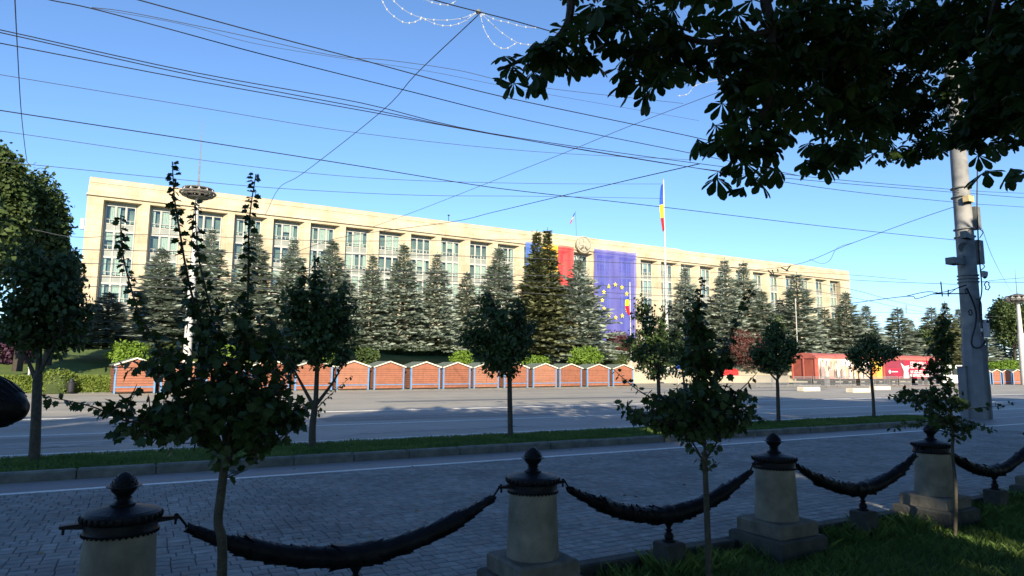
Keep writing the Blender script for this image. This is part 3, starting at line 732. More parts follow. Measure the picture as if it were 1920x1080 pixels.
# flower beds
b = MB(); b.box(-1, 44, 55.5, 57, 0, .9, M['soil'])
fl = thing('flower_bed', 'flower bed with reddish plants on the bank behind the stalls', 'flower bed')
b = MB(); b.add([(8, 57.2, .95), (42, 62, .9), (42, 63.5, 1.15), (8, 58.8, 1.2)], [(0, 1, 2, 3)], M['soil']); b.build('soil', fl)
g = np.random.default_rng(4); n = 2600; t = g.random(n); q = np.stack([8+34*t, 57.3+4.8*t+1.4*g.random(n), .98+.2*g.random(n)], 1)
V, F = scatter(QUAD_T, QUAD_F, q, rnd_dirs(n)+np.array((0, 0, .9)), rnd_dirs(n), .22+.3*g.random(n))
tag(link('flowers', np_mesh('flowers', V, F, [M['broad'], M['redleaf'], M['bright']], np.repeat(g.integers(0, 3, n), 2)), fl), kind='stuff')
c0 = P(1365, 694, 66)
b = MB(); b.box(c0.x-1.6, c0.x+1.6, 65.6, 67, c0.z-1.2, c0.z, M['redflower']); 
g = np.random.default_rng(6); q = np.array([c0.x, 66.3, c0.z])+g.uniform(-1, 1, (500, 3))*np.array((1.6, .7, .12))
V, F = scatter(QUAD_T, QUAD_F, q, rnd_dirs(500), rnd_dirs(500), np.full(500, .18))
rb = thing('red_flower_bed', 'bed of bright red flowers on the square left of the reddish shrub', 'flower bed'); b.build('bed', rb); tag(link('flowers', np_mesh('flowers', V, F, [M['redflower']]), rb), kind='stuff')
# hedge with topiary ball
hd = thing('hedge', 'clipped low yellow-green hedge left of the first stall', 'hedge')
h0, h1 = P(-60, 735, 47.4).x, P(208, 735, 47.4).x
b = MB(); b.box(h0, h1, 46.95, 48.3, 0, .82, M['lawn']); b.build('core', hd)
g = np.random.default_rng(8); n = 12000; q = np.stack([g.uniform(h0, h1, n), 46.9+1.45*g.random(n), .95*g.random(n)], 1); k = g.random(n)
q[k < .55, 1] = 46.9+.06*g.random((k < .55).sum()); q[k >= .55, 2] = .86+.1*g.random((k >= .55).sum())
V, F = scatter(QUAD_T, QUAD_F, q, rnd_dirs(n), rnd_dirs(n)+np.array((0, -.8, .5)), .10+.08*g.random(n)); link('foliage', np_mesh('foliage', V, F, [M['hedge']]), hd)
tp = P(105, 735, 46.8); th = thing('topiary_ball', 'round clipped bush standing out of the low hedge', 'bush', None, (tp.x, 46.9, 0))
link('foliage', blob_mesh('foliage', M['hedge'], 3500, .13, [((0, 0, .55), (1.05, .7, .75))], 5, shell=.85), th)
b = MB(); b.lathe([(.75, 0), (.85, .5), (.6, 1.0), (.1, 1.15)], M['lawn'], 12); b.build('core', th)
bn = P(132, 737, 46.2); th = thing('litter_bin', 'small dark litter bin in front of the hedge by the round bush', 'litter bin', None, (bn.x, 46.2, 0))
b = MB(); b.lathe([(.17, .1), (.2, .55), (.2, .6), (.12, .68), (.1, .8), (.05, .86)], M['binm'], 12); b.build('body', th, 30)
b = MB(); b.lathe([(.22, 0), (.22, .04), (.05, .06), (.05, .1)], M['binm'], 12); b.build('base', th)
wp = P(53, 716, 49.5); b = MB(); b.tube([(wp.x, 49.5, .2), (wp.x, 49.5, P(53, 690, 49.5).z)], .06, M['mast'], 6); b.box(wp.x-.08, wp.x+.08, 49.42, 49.58, P(53, 690, 49.5).z, P(53, 690, 49.5).z+.05, M['mast'])
tag(b.build('garden_post'), 'thin pale post on the lawn behind the hedge', 'post')

def big_tree(name, label, x, y, zb, H, rx, rz, seed, m='broad', n=9000, size=.4, nlobe=16, trunk_r=.3, group=None, crown=None):
    th = thing(name, label, 'tree', group, (x, y, zb)); b = MB(); g = random.Random(seed)
    zc = H-rz
    b.tube([(0, 0, 0), (.1, 0, zc*.4), (0, .1, zc)], [trunk_r, trunk_r*.8, trunk_r*.5], M['darkbark'], 8)
    for i in range(6):
        a = i*1.05+seed; b.tube([(0, 0, zc*.45+i*.2), (rx*.35*math.cos(a), rx*.35*math.sin(a), zc), (rx*.65*math.cos(a), rx*.65*math.sin(a), zc+rz*.4)], [trunk_r*.45, trunk_r*.3, .03], M['darkbark'], 6)
    b.build('trunk', th, 50)
    if crown is None: crown = blob_mesh('crown', M[m], n, size, lobed(rx, rx, rz, nlobe, seed, z0=zc), seed)
    link('crown', crown, th); return th, crown
def bt(px, pyt, hw, Y, zb, hh, label, seed, m='broad', name='broadleaf_tree', n=9000, size=.4):
    top = P(px, pyt, Y); dd = depth((top.x, Y, 5)); big_tree(name, label, top.x, Y, zb, top.z-zb, hw*dd/FL, hh*dd/FL, seed, m, n, size)
bt(8, 250, 62, 50, .9, 150, 'tall leafy tree at the left edge with its top in sunlight', 31, n=14000, size=.3)
bt(70, 305, 66, 54, 1.2, 140, 'broad leafy tree left of the facade, lower than the edge tree', 32, n=14000, size=.3)
bt(110, 440, 52, 57, 1.6, 90, 'lower leafy tree overlapping the left corner of the facade', 33, n=9000, size=.3)
bt(-60, 330, 90, 46, .5, 140, 'leafy tree mostly outside the left edge of the photo', 34)
bt(1893, 556, 44, 66, .5, 52, 'big sunlit plane tree at the right edge behind the small stalls', 36, n=9000, size=.5)
bt(1935, 570, 40, 80, .5, 60, 'farther tree at the extreme right edge', 37, size=.5)
# trees that throw the shade, standing in the park behind the viewer
pc = blob_mesh('crown', M['park'], 5000, 1.15, lobed(5.2, 5.2, 5.6, 16, 50, z0=8.2), 50, shell=.2)
_ord = ['first', 'second', 'third', 'fourth', 'fifth', 'sixth', 'seventh', 'eighth', 'ninth', 'tenth', 'eleventh', 'twelfth']
PTL = ['park tree behind the viewer, %s from the left in the row nearest the street' % o for o in _ord[:11]]+['park tree behind the viewer, standing closest to the lawn, right of the chestnut', 'park tree behind the viewer, far out on the left']  # the tree closest to the lawn is added to shade the pole
PTL += ['park tree behind the viewer, standing between the two rows']  # unseen tree added to keep direct sun off the near lawn
PTL += ['park tree behind the viewer, %s from the left in the back row' % o for o in _ord[:8]]+['park tree behind the viewer, farthest out on the left', 'park tree behind the viewer, second farthest out on the right', 'park tree behind the viewer, farthest out on the right']
for i, (x, y_, s) in enumerate([(-27, -9, 1.0), (-19, -11, 1.0), (-11, -11, 1.0), (-3.6, -11, .9), (6.7, -10, .88), (15, -11, 1.0), (24, -10, 1.05), (33, -11, .98), (42, -10, 1.02), (51, -11, 1.0), (60, -10, 1.0),
        (20.5, -1.6, .9), (-36, -10, 1.0), (4.6, -15, .86), (-23, -19, 1.1), (-15, -20, 1.15), (-10.5, -19, 1.05), (4.6, -20, 1.05), (13, -19, 1.12), (22, -20, 1.1), (31, -19, 1.1), (40, -20, 1.1), (-45, -12, 1), (69, -11, 1), (78, -10, 1)]):
    th, _ = big_tree('park_tree', PTL[i], x, y_, -.1, 13.8, 5.2, 5.6, 50+i % 3, group='park trees behind the viewer', crown=pc, trunk_r=.28)
    th.scale = (s, s, (s*random.uniform(.94, 1.06)) if y_ != -11 or x > 0 else 1.1); th.rotation_euler = (0, 0, i*1.3)

# ================================================================== MARKET STALLS
def stall_parts(w, d=2.0, he=1.66, hp=2.06, ns=11, pm='planks', seam=None):
    out = {}
    b = MB(); n = ns; hb = .10
    zs = np.linspace(.10, he, n)
    for i in range(n-1): b.box(.09, w-.09, -.012+random.uniform(-.006, .006), .03, zs[i]+.008, zs[i+1]-.008, M[pm])
    if seam:
        b.box(w*seam-.02, w*seam+.02, -.03, -.019, .45, he-.1, M['sideplank']); b.box(w*seam+.06, w*seam+.1, -.04, -.019, .95, 1.1, M['greybox'])
    b.prism([(.09, he-.006), (w-.09, he-.006), (w/2, hp-.05)], -.01, .03, M[pm])
    out['plank_front'] = b
    b = MB()
    for x in (0.0, w-.04): 
        for i in range(n-1): b.box(x, x+.04, .04, d, zs[i]+.008, zs[i+1]-.008, M['sideplank'])
    b.box(.045, w-.045, d-.04, d, .1, he, M['sideplank']); out['side_planks'] = b
    b = MB(); b.box(.045, w-.045, .06, d-.05, .05, .12, M['soil']); b.box(.045, w-.045, .032, .06, .05, he, M['soil']); out['floor'] = b
    for k, x in enumerate((-.02, w-.09)):
        b = MB(); b.box(x, x+.11, -.05, .06, 0, he+.02, M['blue']); out['post%d' % k] = b
    b = MB(); b.box(.091, w-.091, -.045, -.02, .34, .40, M['blue']); out['rail'] = b
    b = MB(); e = .10
    b.prism([(-e, he-.04), (w/2, hp-.02), (w+e, he-.04), (w+e, he+.06), (w/2, hp+.065), (-e, he+.035)], -.16, -.11, M['cream']); out['barge_board'] = b
    b = MB(); b.prism([(-e, he-.02), (w/2, hp), (w+e, he-.02), (w+e, he+.03), (w/2, hp+.055), (-e, he+.03)], -.108, d+.1, M['roofing']); out['roof'] = b
    return {k: v.mesh(k.rstrip('01').replace('post', 'post')) for k, v in out.items()}
SPV = [stall_parts(2.5), stall_parts(2.5, pm='planks2', seam=.5), stall_parts(2.5, pm='planks3'), stall_parts(2.5, seam=.42), stall_parts(2.5, pm='planks2')]; VI = [0, 1, 3, 2, 0, 4, 0, 3, 2, 1, 0, 4, 2, 0, 3]
A0, A1 = Vector((-1.34, 45.27, 0)), Vector((42.35, 51.29, 0)); RZ = math.atan2(6.02, 43.69)
lefts = [213, 300, 385, 470, 552, 630, 701, 770, 830, 887.5, 945, 999, 1050, 1100, 1150]
rights = [290, 374, 458, 541, 622, 690, 757.5, 824, 881, 934, 990, 1042, 1091, 1141, 1187]
slab = ['leftmost brown plank stall, beside the hedge', 'second plank stall from the left behind the near sapling', 'third plank stall from the left behind the near sapling', 'fourth plank stall from the left, hidden by the dense sapling crown',
 'fifth plank stall from the left, behind the second street tree', 'plank stall just right of the second street tree trunk', 'plank stall in the clear, second right of the second street tree', 'plank stall in the clear, third right of the second street tree',
 'plank stall in the clear, fourth right of the second street tree', 'plank stall left of the third street tree', 'plank stall directly behind the third street tree trunk', 'plank stall first right of the third street tree',
 'plank stall second right of the third street tree', 'plank stall third right of the third street tree', 'last plank stall at the right end of the long row']
def hit(px):
    d = ray(px, 730); a, bb = A0, A1-A0; det = d.x*(-bb.y)+bb.x*d.y; t = (d.x*a.y-d.y*a.x)/(-det); return (a+bb*(-( -t)))
def hit(px):
    d = ray(px, 730); bb = A1-A0; # A0 + s*bb  parallel to d in XY
    s = (A0.y*d.x-A0.x*d.y)/(bb.x*d.y-bb.y*d.x); return A0+bb*s
for i, (l, r_, lb) in enumerate(zip(lefts, rights, slab)):
    a, c = hit(l), hit(r_); th = thing('market_stall', 'closed '+lb, 'market stall', 'long row of gabled plank stalls', (a.x, a.y, -.005), RZ)
    th.scale = ((c-a).length/2.5, 1, 1.0)
    th.rotation_euler[2] += random.uniform(-.02, .02); th.location[1] += random.uniform(-.08, .08)
    for k, me in SPV[VI[i]].items(): link('post' if k.startswith('post') else k, me, th)
SP2 = stall_parts(1.15, 1.2, 1.6, 1.95, 8)
for i, px in enumerate((1842, 1862, 1881.5, 1901, 1920)):
    c = PD(px, 727, 86); c.z = -.005
    th = thing('market_stall', ('small far plank stall hidden behind the concrete pole', 'small far plank stall first right of the concrete pole', 'small far plank stall second right of the concrete pole', 'small far plank stall third right of the pole, by the lamp post', 'small far plank stall cut by the right edge')[i], 'market stall', 'small far stalls at the right', c, -R(29))
    for k, me in SP2.items(): link('post' if k.startswith('post') else k, me, th)

# ================================================================== RAIL WAGONS
def wagon(name, label, x0, x1, y0, zf, zt, zr):
    th = thing(name, label, 'rail wagon'); d = 3.0
    b = MB(); b.box(x0, x1, y0, y0+d, zf, zt, M['wagon']); b.build('body', th)
    b = MB(); n = 8; prof = [(y0-.08, zt)]+[(y0+d/2-math.cos(math.pi*k/n)*(d/2+.08), zt+.02+math.sin(math.pi*k/n)*(zr-zt)) for k in range(n+1)]+[(y0+d+.08, zt)]
    vs = [(x, yy, zz) for x in (x0-.1, x1+.1) for yy, zz in prof]; m = len(prof)
    b.add(vs, [tuple(range(m)), tuple(range(2*m-1, m-1, -1))]+[(i, i+m, (i+1) % m+m, (i+1) % m) for i in range(m)], M['wagonroof']); b.build('roof', th)
    for k in range(3):
        b = MB(); b.box(x0-.10, x0-.003, y0+.05+k*1.45, y0+.20+k*1.45-.0, zf, zt-.02, M['wagonroof']); b.build('rib', th) if k < 3 else None
    b = MB(); b.box(x0-.05, x0-.003, y0+.3, y0+1.4, zf+.1, zt-.15, M['wagon']); b.build('end_door', th)
    b = MB(); b.box(x0+.1, x1-.1, y0+.3, y0+d-.3, zf-.25, zf-.003, M['tyre']); b.build('underframe', th)
    for k, x in enumerate((x0+2, x0+3.6, x1-3.6, x1-2)):
        for yy in (y0+.7, y0+d-.7):
            b = MB(); b.lathe([(.01, -.06), (.42, -.06), (.46, .0), (.42, .06), (.01, .06)], M['tyre'], 16, mtx=Matrix.Translation((x, yy, zf-.42)) @ Matrix.Rotation(R(90), 4, 'X')); b.build('wheel', th)
    return th
WY = 46.45; wx = 63.7; zf, zt, zr = .72, 2.95, 3.55
wg = wagon('mural_wagon', 'brown rail wagon with black and white crowd photographs and a yellow end panel', wx, wx+11.9, WY, zf, zt, zr)
def face(th, nm, x0, x1, z0, z1, m, d=.02): b = MB(); b.box(x0, x1, WY-.01-d, WY-.003, z0, z1, m); return b.build(nm, th)
b = MB(); b.box(wx+.35, wx+9.7, WY-.03, WY-.003, zf+.05, zt-.03, M['paper']); b.box(wx+.36, wx+5.5, WY-.032, WY-.0305, zf+.06, zf+1.5, mat('print_backdrop', (.40, .33, .29), .6)); b.box(wx+2.2, wx+4.2, WY-.0325, WY-.0322, zf+1.0, zt-.05, mat('print_backdrop_warm', (.60, .47, .32), .6))
g = np.random.default_rng(21)
def silh(x, z, h, m, b, y):    # flat printed standing figure
    w_ = h*.13
    b.add([(x-w_, y, z), (x+w_, y, z), (x+w_*1.25, y, z+h*.62), (x+w_*1.1, y, z+h*.80), (x-w_*1.1, y, z+h*.80), (x-w_*1.25, y, z+h*.62)], [(0, 1, 2, 3, 4, 5)], m)
    pts = [(x+h*.085*math.cos(a), y, z+h*.9+h*.1*math.sin(a)) for a in np.linspace(0, 5.6, 8)]; b.add(pts, [tuple(range(8))], m)
greys = [mat('print_grey_%s' % n_, c, .6) for n_, c in (('dark', (.10, .08, .075)), ('mid', (.28, .22, .20)), ('light', (.52, .46, .42)), ('warm', (.50, .36, .22)))]
gi = 0
for row_, (z, h) in enumerate(((zf+1.35, .8), (zf+.95, .9), (zf+.5, 1.0), (zf+.08, 1.15))):
    for k in range(26):
        x = wx+.6+k*.345+g.uniform(-.12, .12)
        if 3.6 < x-wx < 4.9 and row_ < 3: continue
        gi += 1; silh(x, z+g.uniform(-.1, .12), h*g.uniform(.8, 1.05), greys[int(g.integers(0, 4))], b, WY-.033-gi*.00015)
b.box(wx+2.0, wx+2.85, WY-.06, WY-.052, zf+.05, zf+.95, M['pink'])
b.build('photo_mural', wg)
b = MB(); b.box(wx+9.72, wx+11.7, WY-.03, WY-.003, zf+.05, zt-.03, M['yellow'])
b.add([(wx+9.75, WY-.034, zf+.1), (wx+10.7, WY-.034, zf+.1), (wx+10.9, WY-.034, zf+.8), (wx+10.3, WY-.034, zf+1.5), (wx+9.75, WY-.034, zf+1.3)], [(0, 1, 2, 3, 4)], M['orange'])
b.box(wx+9.72, wx+11.7, WY-.05, WY-.035, zf+1.55, zf+1.6, M['maroon']); b.build('yellow_panel', wg)
w2 = wx+12.3
wr = wagon('poster_wagon', 'crimson rail wagon with white lettering on its poster side', w2, w2+13.2, WY, zf, zt, zr+.02)
face(wr, 'maroon_panel', w2+.1, w2+4.0, zf+.05, zt-.03, M['maroon']); 
b = MB(); b.box(w2+4.02, w2+11.0, WY-.03, WY-.003, zf+.05, zt-.03, M['crimson']); b.build('crimson_panel', wr)
b = MB(); b.add([(w2+.3, WY-.035, zf+1.2), (w2+2.9, WY-.035, zf+1.2), (w2+3.2, WY-.035, zf+.2), (w2+2.8, WY-.035, zf+.1)][::-1], [(0, 1, 2, 3)], M['crimson'])
b.add([(w2+3.2, WY-.036, zf+1.9), (w2+3.9, WY-.036, zf+1.5), (w2+4.9, WY-.036, zf+1.6), (w2+4.6, WY-.036, zf+.9), (w2+4.9, WY-.036, zf+.08), (w2+3.6, WY-.036, zf+.08), (w2+3.8, WY-.036, zf+.9)][::-1], [tuple(range(7))], M['paper'])
b.lathe([(.01, 0), (.22, 0), (.22, .01), (.01, .01)], M['paper'], 12, mtx=Matrix.Translation((w2+.9, WY-.045, zf+.85)) @ Matrix.Rotation(R(90), 4, 'X'))
b.box(w2+1.3, w2+2.5, WY-.045, WY-.038, zf+.80, zf+.9, M['paper']); b.build('logo_print', wr)
def letter_row(x0, x1, z, h, seed):      # bold white capitals, too small in the photograph to read
    g_ = np.random.default_rng(seed); b = MB(); x = x0; y0, y1 = WY-.042, WY-.034
    while x < x1-.3:
        if g_.random() < .13: x += .16; continue
        w_ = g_.uniform(.24, .34); t = .085; k = int(g_.integers(0, 5))
        b.box(x, x+t, y0, y1, z, z+h, M['paper'])
        if k in (0, 1, 3): b.box(x+t, x+w_, y0, y1, z+h-t, z+h, M['paper'])
        if k in (0, 2, 4): b.box(x+t, x+w_, y0, y1, z, z+t, M['paper'])
        if k in (1, 4): b.box(x+t, x+w_-.05, y0, y1, z+h*.45, z+h*.45+t, M['paper'])
        if k in (3, 4): b.box(x+w_, x+w_+t*.9, y0, y1, z, z+h, M['paper']); x += t
        x += w_+.06
    tag(b.build('lettering', wr), kind='stuff')
letter_row(w2+5.2, w2+8.8, zf+1.70, .36, 1); letter_row(w2+4.7, w2+8.6, zf+1.27, .36, 2)
letter_row(w2+5.0, w2+9.6, zf+.70, .34, 3); letter_row(w2+5.0, w2+9.8, zf+.27, .34, 4)
face(wr, 'faded_panel', w2+11.05, w2+13.1, zf+.05, zt-.03, M['pink'])
# raised track bed under the wagons
b = MB(); b.box(wx-2, w2+15, WY-.6, WY+3.6, -.3, -.001, M['soil']); 
for yy in (WY+.75, WY+2.2): b.box(wx-2, w2+15, yy, yy+.07, 0, .1, M['steel'])
tag(b.build('rail_track'), 'short length of rail track under the two wagons', 'rail track')

# crowd barriers
bm0 = MB()
for z in (.18, 1.05): bm0.tube([(0, 0, z), (2.4, 0, z)], .022, M['steel'], 5)
for x in (0, 2.4): bm0.tube([(x, 0, .12), (x, 0, 1.05)], .022, M['steel'], 5)
frm = bm0.mesh('rail_frame')
bm0 = MB()
for i in range(1, 20): bm0.box(i*.12-.01, i*.12+.01, -.01, .01, .2, 1.03, M['steel'])
bars = bm0.mesh('bars')
bm0 = MB()
for x in (.3, 2.1): bm0.tube([(x, -.3, .02), (x, 0, .16), (x, .3, .02)], .018, M['steel'], 5)
feet = bm0.mesh('feet')
k = 0
cl = ['left end of the run, behind the fifth street tree', 'second from the left end', 'in front of the brown wagon end', 'below the left half of the photo mural', 'below the middle of the photo mural', 'below the right half of the photo mural', 'left of the sixth street tree trunk',
      'behind the sixth street tree trunk', 'below the yellow panel', 'below the maroon panel', 'below the white lettering', 'below the right half of the crimson poster', 'just before the white van', 'last before the white van']
for i in range(14):
    x = 48.5+i*2.46; th = thing('crowd_barrier', 'grey crowd barrier, '+cl[i], 'barrier', 'crowd barriers in front of the wagons', (x, 41.5+.4*math.sin(i*1.7), -.005), .05*math.sin(i*2.3))
    link('rail_frame', frm, th); tag(link('bars', bars, th), kind='stuff'); link('feet', feet, th)
for i, (pa, pb, pt, pbm, lb) in enumerate(((1507, 1538, 726, 733.5, 'cream concrete block before the brown end of the wagon'), (1600, 1632, 728.5, 736, 'cream concrete block touching the sixth street tree in the view'), (1642, 1670, 724.5, 731, 'cream concrete block right of the sixth street tree, farther back'))):
    d = ray(pa, pbm); t = -CAMZ/d.z; a = d*t; d2 = ray(pb, pbm); Y = a.y; c = P(pb, pbm, Y)
    h_ = P(pa, pt, Y).z; b = MB(); b.bevbox(a.x, c.x, Y, Y+.6, -.005, max(.3, h_), .04, M['block']); tag(b.build('concrete_block'), lb, 'concrete block', 'cream concrete blocks')
# white minibus facing right
vp = PD(1764, 722, 74); vz = 0
vn = thing('white_minibus', 'white minibus with dark side windows parked between wagon and pole', 'van', None, (vp.x, vp.y, 0), -.5)
L = 5.6; prof = [(0, .35), (L-.1, .35), (L, .7), (L-.1, 1.05), (L-.95, 1.3), (L-1.7, 2.15), (L-2.2, 2.35), (.2, 2.35), (0, 2.1)]
b = MB(); b.prism(prof, 0, 1.95, M['van']); b.build('body', vn, 30)
def vpart(nm, pts, m, y=-.012, d=.01): b = MB(); b.prism(pts, y, y+d, m); return b.build(nm, vn)
for k in range(3): vpart('side_window', [(.35+k*1.02, 1.25), (1.28+k*1.02, 1.25), (1.28+k*1.02, 2.0), (.35+k*1.02, 2.0)], M['vanglass'])
vpart('front_window', [(3.45, 1.25), (4.35, 1.3), (3.75, 2.0), (3.45, 2.0)], M['vanglass'])
b = MB(); b.add([(L-.97, .15, 1.34), (L-.97, 1.8, 1.34), (L-1.66, 1.7, 2.11), (L-1.66, .25, 2.11)], [(0, 1, 2, 3)], M['vanglass']); o = b.build('windscreen', vn); o.location = (.03, 0, .02)
for x in (1.0, 4.5):
    for yy in (.05, 1.8): b = MB(); b.lathe([(.01, -.1), (.28, -.1), (.34, -.06), (.34, .06), (.28, .1), (.01, .1)], M['tyre'], 16, mtx=Matrix.Translation((x, yy, .34)) @ Matrix.Rotation(R(90), 4, 'X')); b.build('wheel', vn)
b = MB(); b.box(L-.06, L+.02, .1, .45, .75, .95, M['lampglass']); b.build('headlight', vn)
b = MB(); b.box(3.6, 3.75, -.25, -.02, 1.3, 1.55, M['vanglass']); b.build('mirror', vn)
# blue road sign in the square
sp = P(1271, 683, 56); b = MB(); b.tube([(sp.x, 56, 0), (sp.x, 56, sp.z)], .05, M['steel'], 6); b.build; 
sg = thing('blue_sign', 'small blue sign on a thin post in the square right of the flagpole', 'sign'); b.build('post', sg)
b = MB(); b.box(sp.x-.35, sp.x+.35, 55.9, 55.94, sp.z-.5, sp.z, M['sign']); b.build('panel', sg)

# ================================================================== MASTS AND FLAGS
def flood_mast(label, x, y, z0, ztop, rr, zsp, rp):
    th = thing('floodlight_mast', label, 'lamp post', None, (x, y, z0)); H = ztop-z0
    b = MB(); b.tube([(0, 0, 0), (0, 0, H*.62), (0, 0, H*.63), (0, 0, H+.2)], [rp*1.5, rp*1.25, rp, rp*.7], M['mast'], 12); b.build('pole', th, 40)
    hz = rr*.42
    def ring(r, z, t=.05):
        bb = MB(); bb.tube([(r*math.cos(a), r*math.sin(a), H+z) for a in np.linspace(0, 2*math.pi, 25)], t, M['lampmetal'], 5); return bb.build('ring', th)
    ring(rr, hz*.75, .07); ring(rr*.86, hz*1.35); ring(rr*.62, hz*.15); ring(rr*.9, hz*.45)
    b = MB(); b.lathe([(rp*.8, 0), (rr*.45, hz*.12), (rr*.5, hz*.2), (rp, hz*.25)], M['lampmetal'], 18, c=(0, 0, H)); b.build('lower_dish', th, 30)
    b = MB(); b.lathe([(rr*.8, hz*1.4), (rr*.45, hz*1.7), (rp, hz*1.9), (rp*.5, hz*1.75), (rr*.4, hz*1.55)], M['lampmetal'], 18, c=(0, 0, H)); b.build('top_dish', th, 30)
    for k in range(12):
        a = 2*math.pi*k/12; c, s = math.cos(a), math.sin(a)
        b = MB(); b.tube([(rr*.3*c, rr*.3*s, H+hz*.12), (rr*.75*c, rr*.75*s, H+hz*.3), (rr*c, rr*s, H+hz*.75), (rr*.86*c, rr*.86*s, H+hz*1.35), (rr*.3*c, rr*.3*s, H+hz*1.72)], .03, M['mast'], 5); b.build('rib', th)
        mt_ = Matrix.Translation((rr*.68*c, rr*.68*s, H+hz*.85)) @ Matrix.Rotation(a, 4, 'Z') @ Matrix.Rotation(R(115), 4, 'Y')
        b = MB(); b.lathe([(.01, -.2), (rr*.13, -.16), (rr*.19, .1), (rr*.19, .16)], M['lampmetal'], 12, mtx=mt_); b.lathe([(.01, .161), (rr*.17, .165), (rr*.17, .18), (.01, .185)], M['lampglass'], 12, mtx=mt_)
        b.build('floodlight', th, 40)
    b = MB(); b.tube([(0, 0, H+hz*1.7), (0, 0, H+hz*2.4), (0, 0, zsp-z0)], [.09, .05, .012], M['lampmetal'], 5); b.build('spike', th)
    return th
mp = P(357, 629, 45); flood_mast('white mast with a ring of floodlights and a spike, before the left of the facade', P(363, 500, 45).x, 45.6, 0, P(371, 368, 45).z, 1.03, P(382, 223, 45).z, .17)
lp = PD(1919, 690, 84); lt = PD(1907.6, 566, 84)
flood_mast('distant white floodlight mast at the right edge beside the plane tree', lp.x, lp.y, 0, lt.z, 1.45, PD(1903, 500, 84).z, .28)
fp = thing('flagpole', 'tall white flagpole right of the star banner with a limp tricolour flag', 'flagpole', None, (56.65, 62, 0))
ftop = P(1243.6, 338, 62).z
b = MB(); b.tube([(0, 0, 0), (0, 0, 8), (0, 0, 8.01), (0, 0, ftop)], [.27, .22, .17, .08], M['mast'], 10); b.build('pole', fp, 40)
b = MB(); b.lathe([(.01, 0), (.12, .08), (.01, .2)], M['mast'], 8, c=(0, 0, ftop)); b.build('finial', fp)
def limp_flag(name, label, px_, Y, y0, y1, wpx, cols):
    top = P(px_, y0, Y); bot = P(px_, y1, Y); H = top.z-bot.z; wm = wpx*depth(top)/FL/math.cos(YAW); b = MB(); nz = 24; nx = 9
    th = thing(name, label, 'flag', None, (top.x, Y, bot.z))
    fr = np.cumsum([0]+[c[1] for c in cols]); idx = 0
    for (m, f), a, c in zip(cols, fr[:-1], fr[1:]):
        b = MB(); vs = []
        for j in range(nz//len(cols)+1):
            t = a+(c-a)*j/(nz//len(cols)); ww = wm*(.25+.75*math.sin(math.pi*min(1, t*.95+.03))**.7)*(1 if t < .6 else 1.25-.45*t)
            for i in range(nx+1):
                u = i/nx; vs.append((-.12-ww*u, .12*math.sin(u*14+t*3)*(1-.2*u), H*(1-t)-.25*u*H*.12))
        b.add(vs, [(j*(nx+1)+i, j*(nx+1)+i+1, (j+1)*(nx+1)+i+1, (j+1)*(nx+1)+i) for j in range(nz//len(cols)) for i in range(nx)], M[m])
        b.build(('blue', 'yellow', 'red')[idx]+'_stripe', th, 60); idx += 1
    return th
limp_flag('tricolour_flag', 'limp blue yellow and red flag hanging on the tall white flagpole', 1244.5, 62, 345, 432, 8, [('fblue', .44), ('fyel', .28), ('fred', .28)])
f2 = thing('small_flagpole', 'thin pale flagpole in front of the right edge of the star banner', 'flagpole', None, (P(1182, 600, 60).x, 60, 0))
b = MB(); b.tube([(0, 0, 0), (0, 0, P(1182, 529, 60).z)], .06, M['mast'], 6); b.build('pole', f2)
limp_flag('small_flag', 'small limp red and yellow flag on the thin pole before the star banner', 1181, 60, 556, 590, 8, [('fblue', .15), ('fyel', .35), ('fred', .5)])
f3 = thing('small_flagpole', 'thin pale flagpole right of the tall spruce above the mural wagon', 'flagpole', None, (P(1493, 600, 62).x, 62, 0))
b = MB(); b.tube([(0, 0, 0), (0, 0, P(1493, 560, 62).z)], .06, M['mast'], 6); b.build('pole', f3)

# ================================================================== CONCRETE POLE
pb = Vector((25.5, 12.35, 0)); YP = 12.35
pole = thing('concrete_pole', 'tall grey tapering concrete pole with boxes and cables, right of centre', 'pole', None, pb)
def pz(py): return P(1835, py, YP).z
ztop = P(1790, 90, YP).z
b = MB(); b.lathe([(.39, -.02), (.37, 2.45), (.335, 2.62), (.325, 3.2)], M['polebase'], 8, ph=.3); b.build('base', pole, 20)
b = MB(); b.tube([(0, 0, 3.0), (0, 0, 6.5), (0, 0, ztop)], [.315, .285, .235], M['concrete'], 20); b.build('shaft', pole, 40)
def off(px, py, dy=0):      # point near the pole, local to it
    v = P(px, py, YP+dy); return v-pb
def pbox(nm, x0, y0, x1, y1, m, dep=.3, dy=-.25, mname=None):
    a, c = off(x0, y0, dy), off(x1, y1, dy); b = MB(); b.bevbox(min(a.x, c.x), max(a.x, c.x), dy, dy+dep, min(a.z, c.z), max(a.z, c.z), .015, M[m]); return b.build(nm, pole)
b_ = pbox('cabinet', 1829, 386, 1841, 430, 'greybox', .45, -.15); pbox('cabinet', 1834, 449, 1847, 495, 'greybox', .45, -.15)
pbox('junction_box', 1811, 432, 1827, 448, 'greybox', .2, -.45); pbox('yellowed_box', 1816, 365, 1827, 379, 'yellowbox', .2, -.4)
a = pbox('meter_box', 1836, 604, 1857, 632, 'lightbox', .35, -.3)
m1 = off(1836, 619, -.34); b = MB(); b.box(m1.x, m1.x+.2, -.36, -.305, m1.z-.1, m1.z+.1, M['greybox']); b.box(m1.x+.04, m1.x+.16, -.375, -.362, m1.z-.04, m1.z+.06, M['lampglass']); b.build('meter_dial', pole)
pbox('floodlight', 1789, 481, 1806, 496, 'greybox', .3, -.2); pbox('floodlight_bracket', 1804, 478, 1818, 497, 'greybox', .12, -.1)
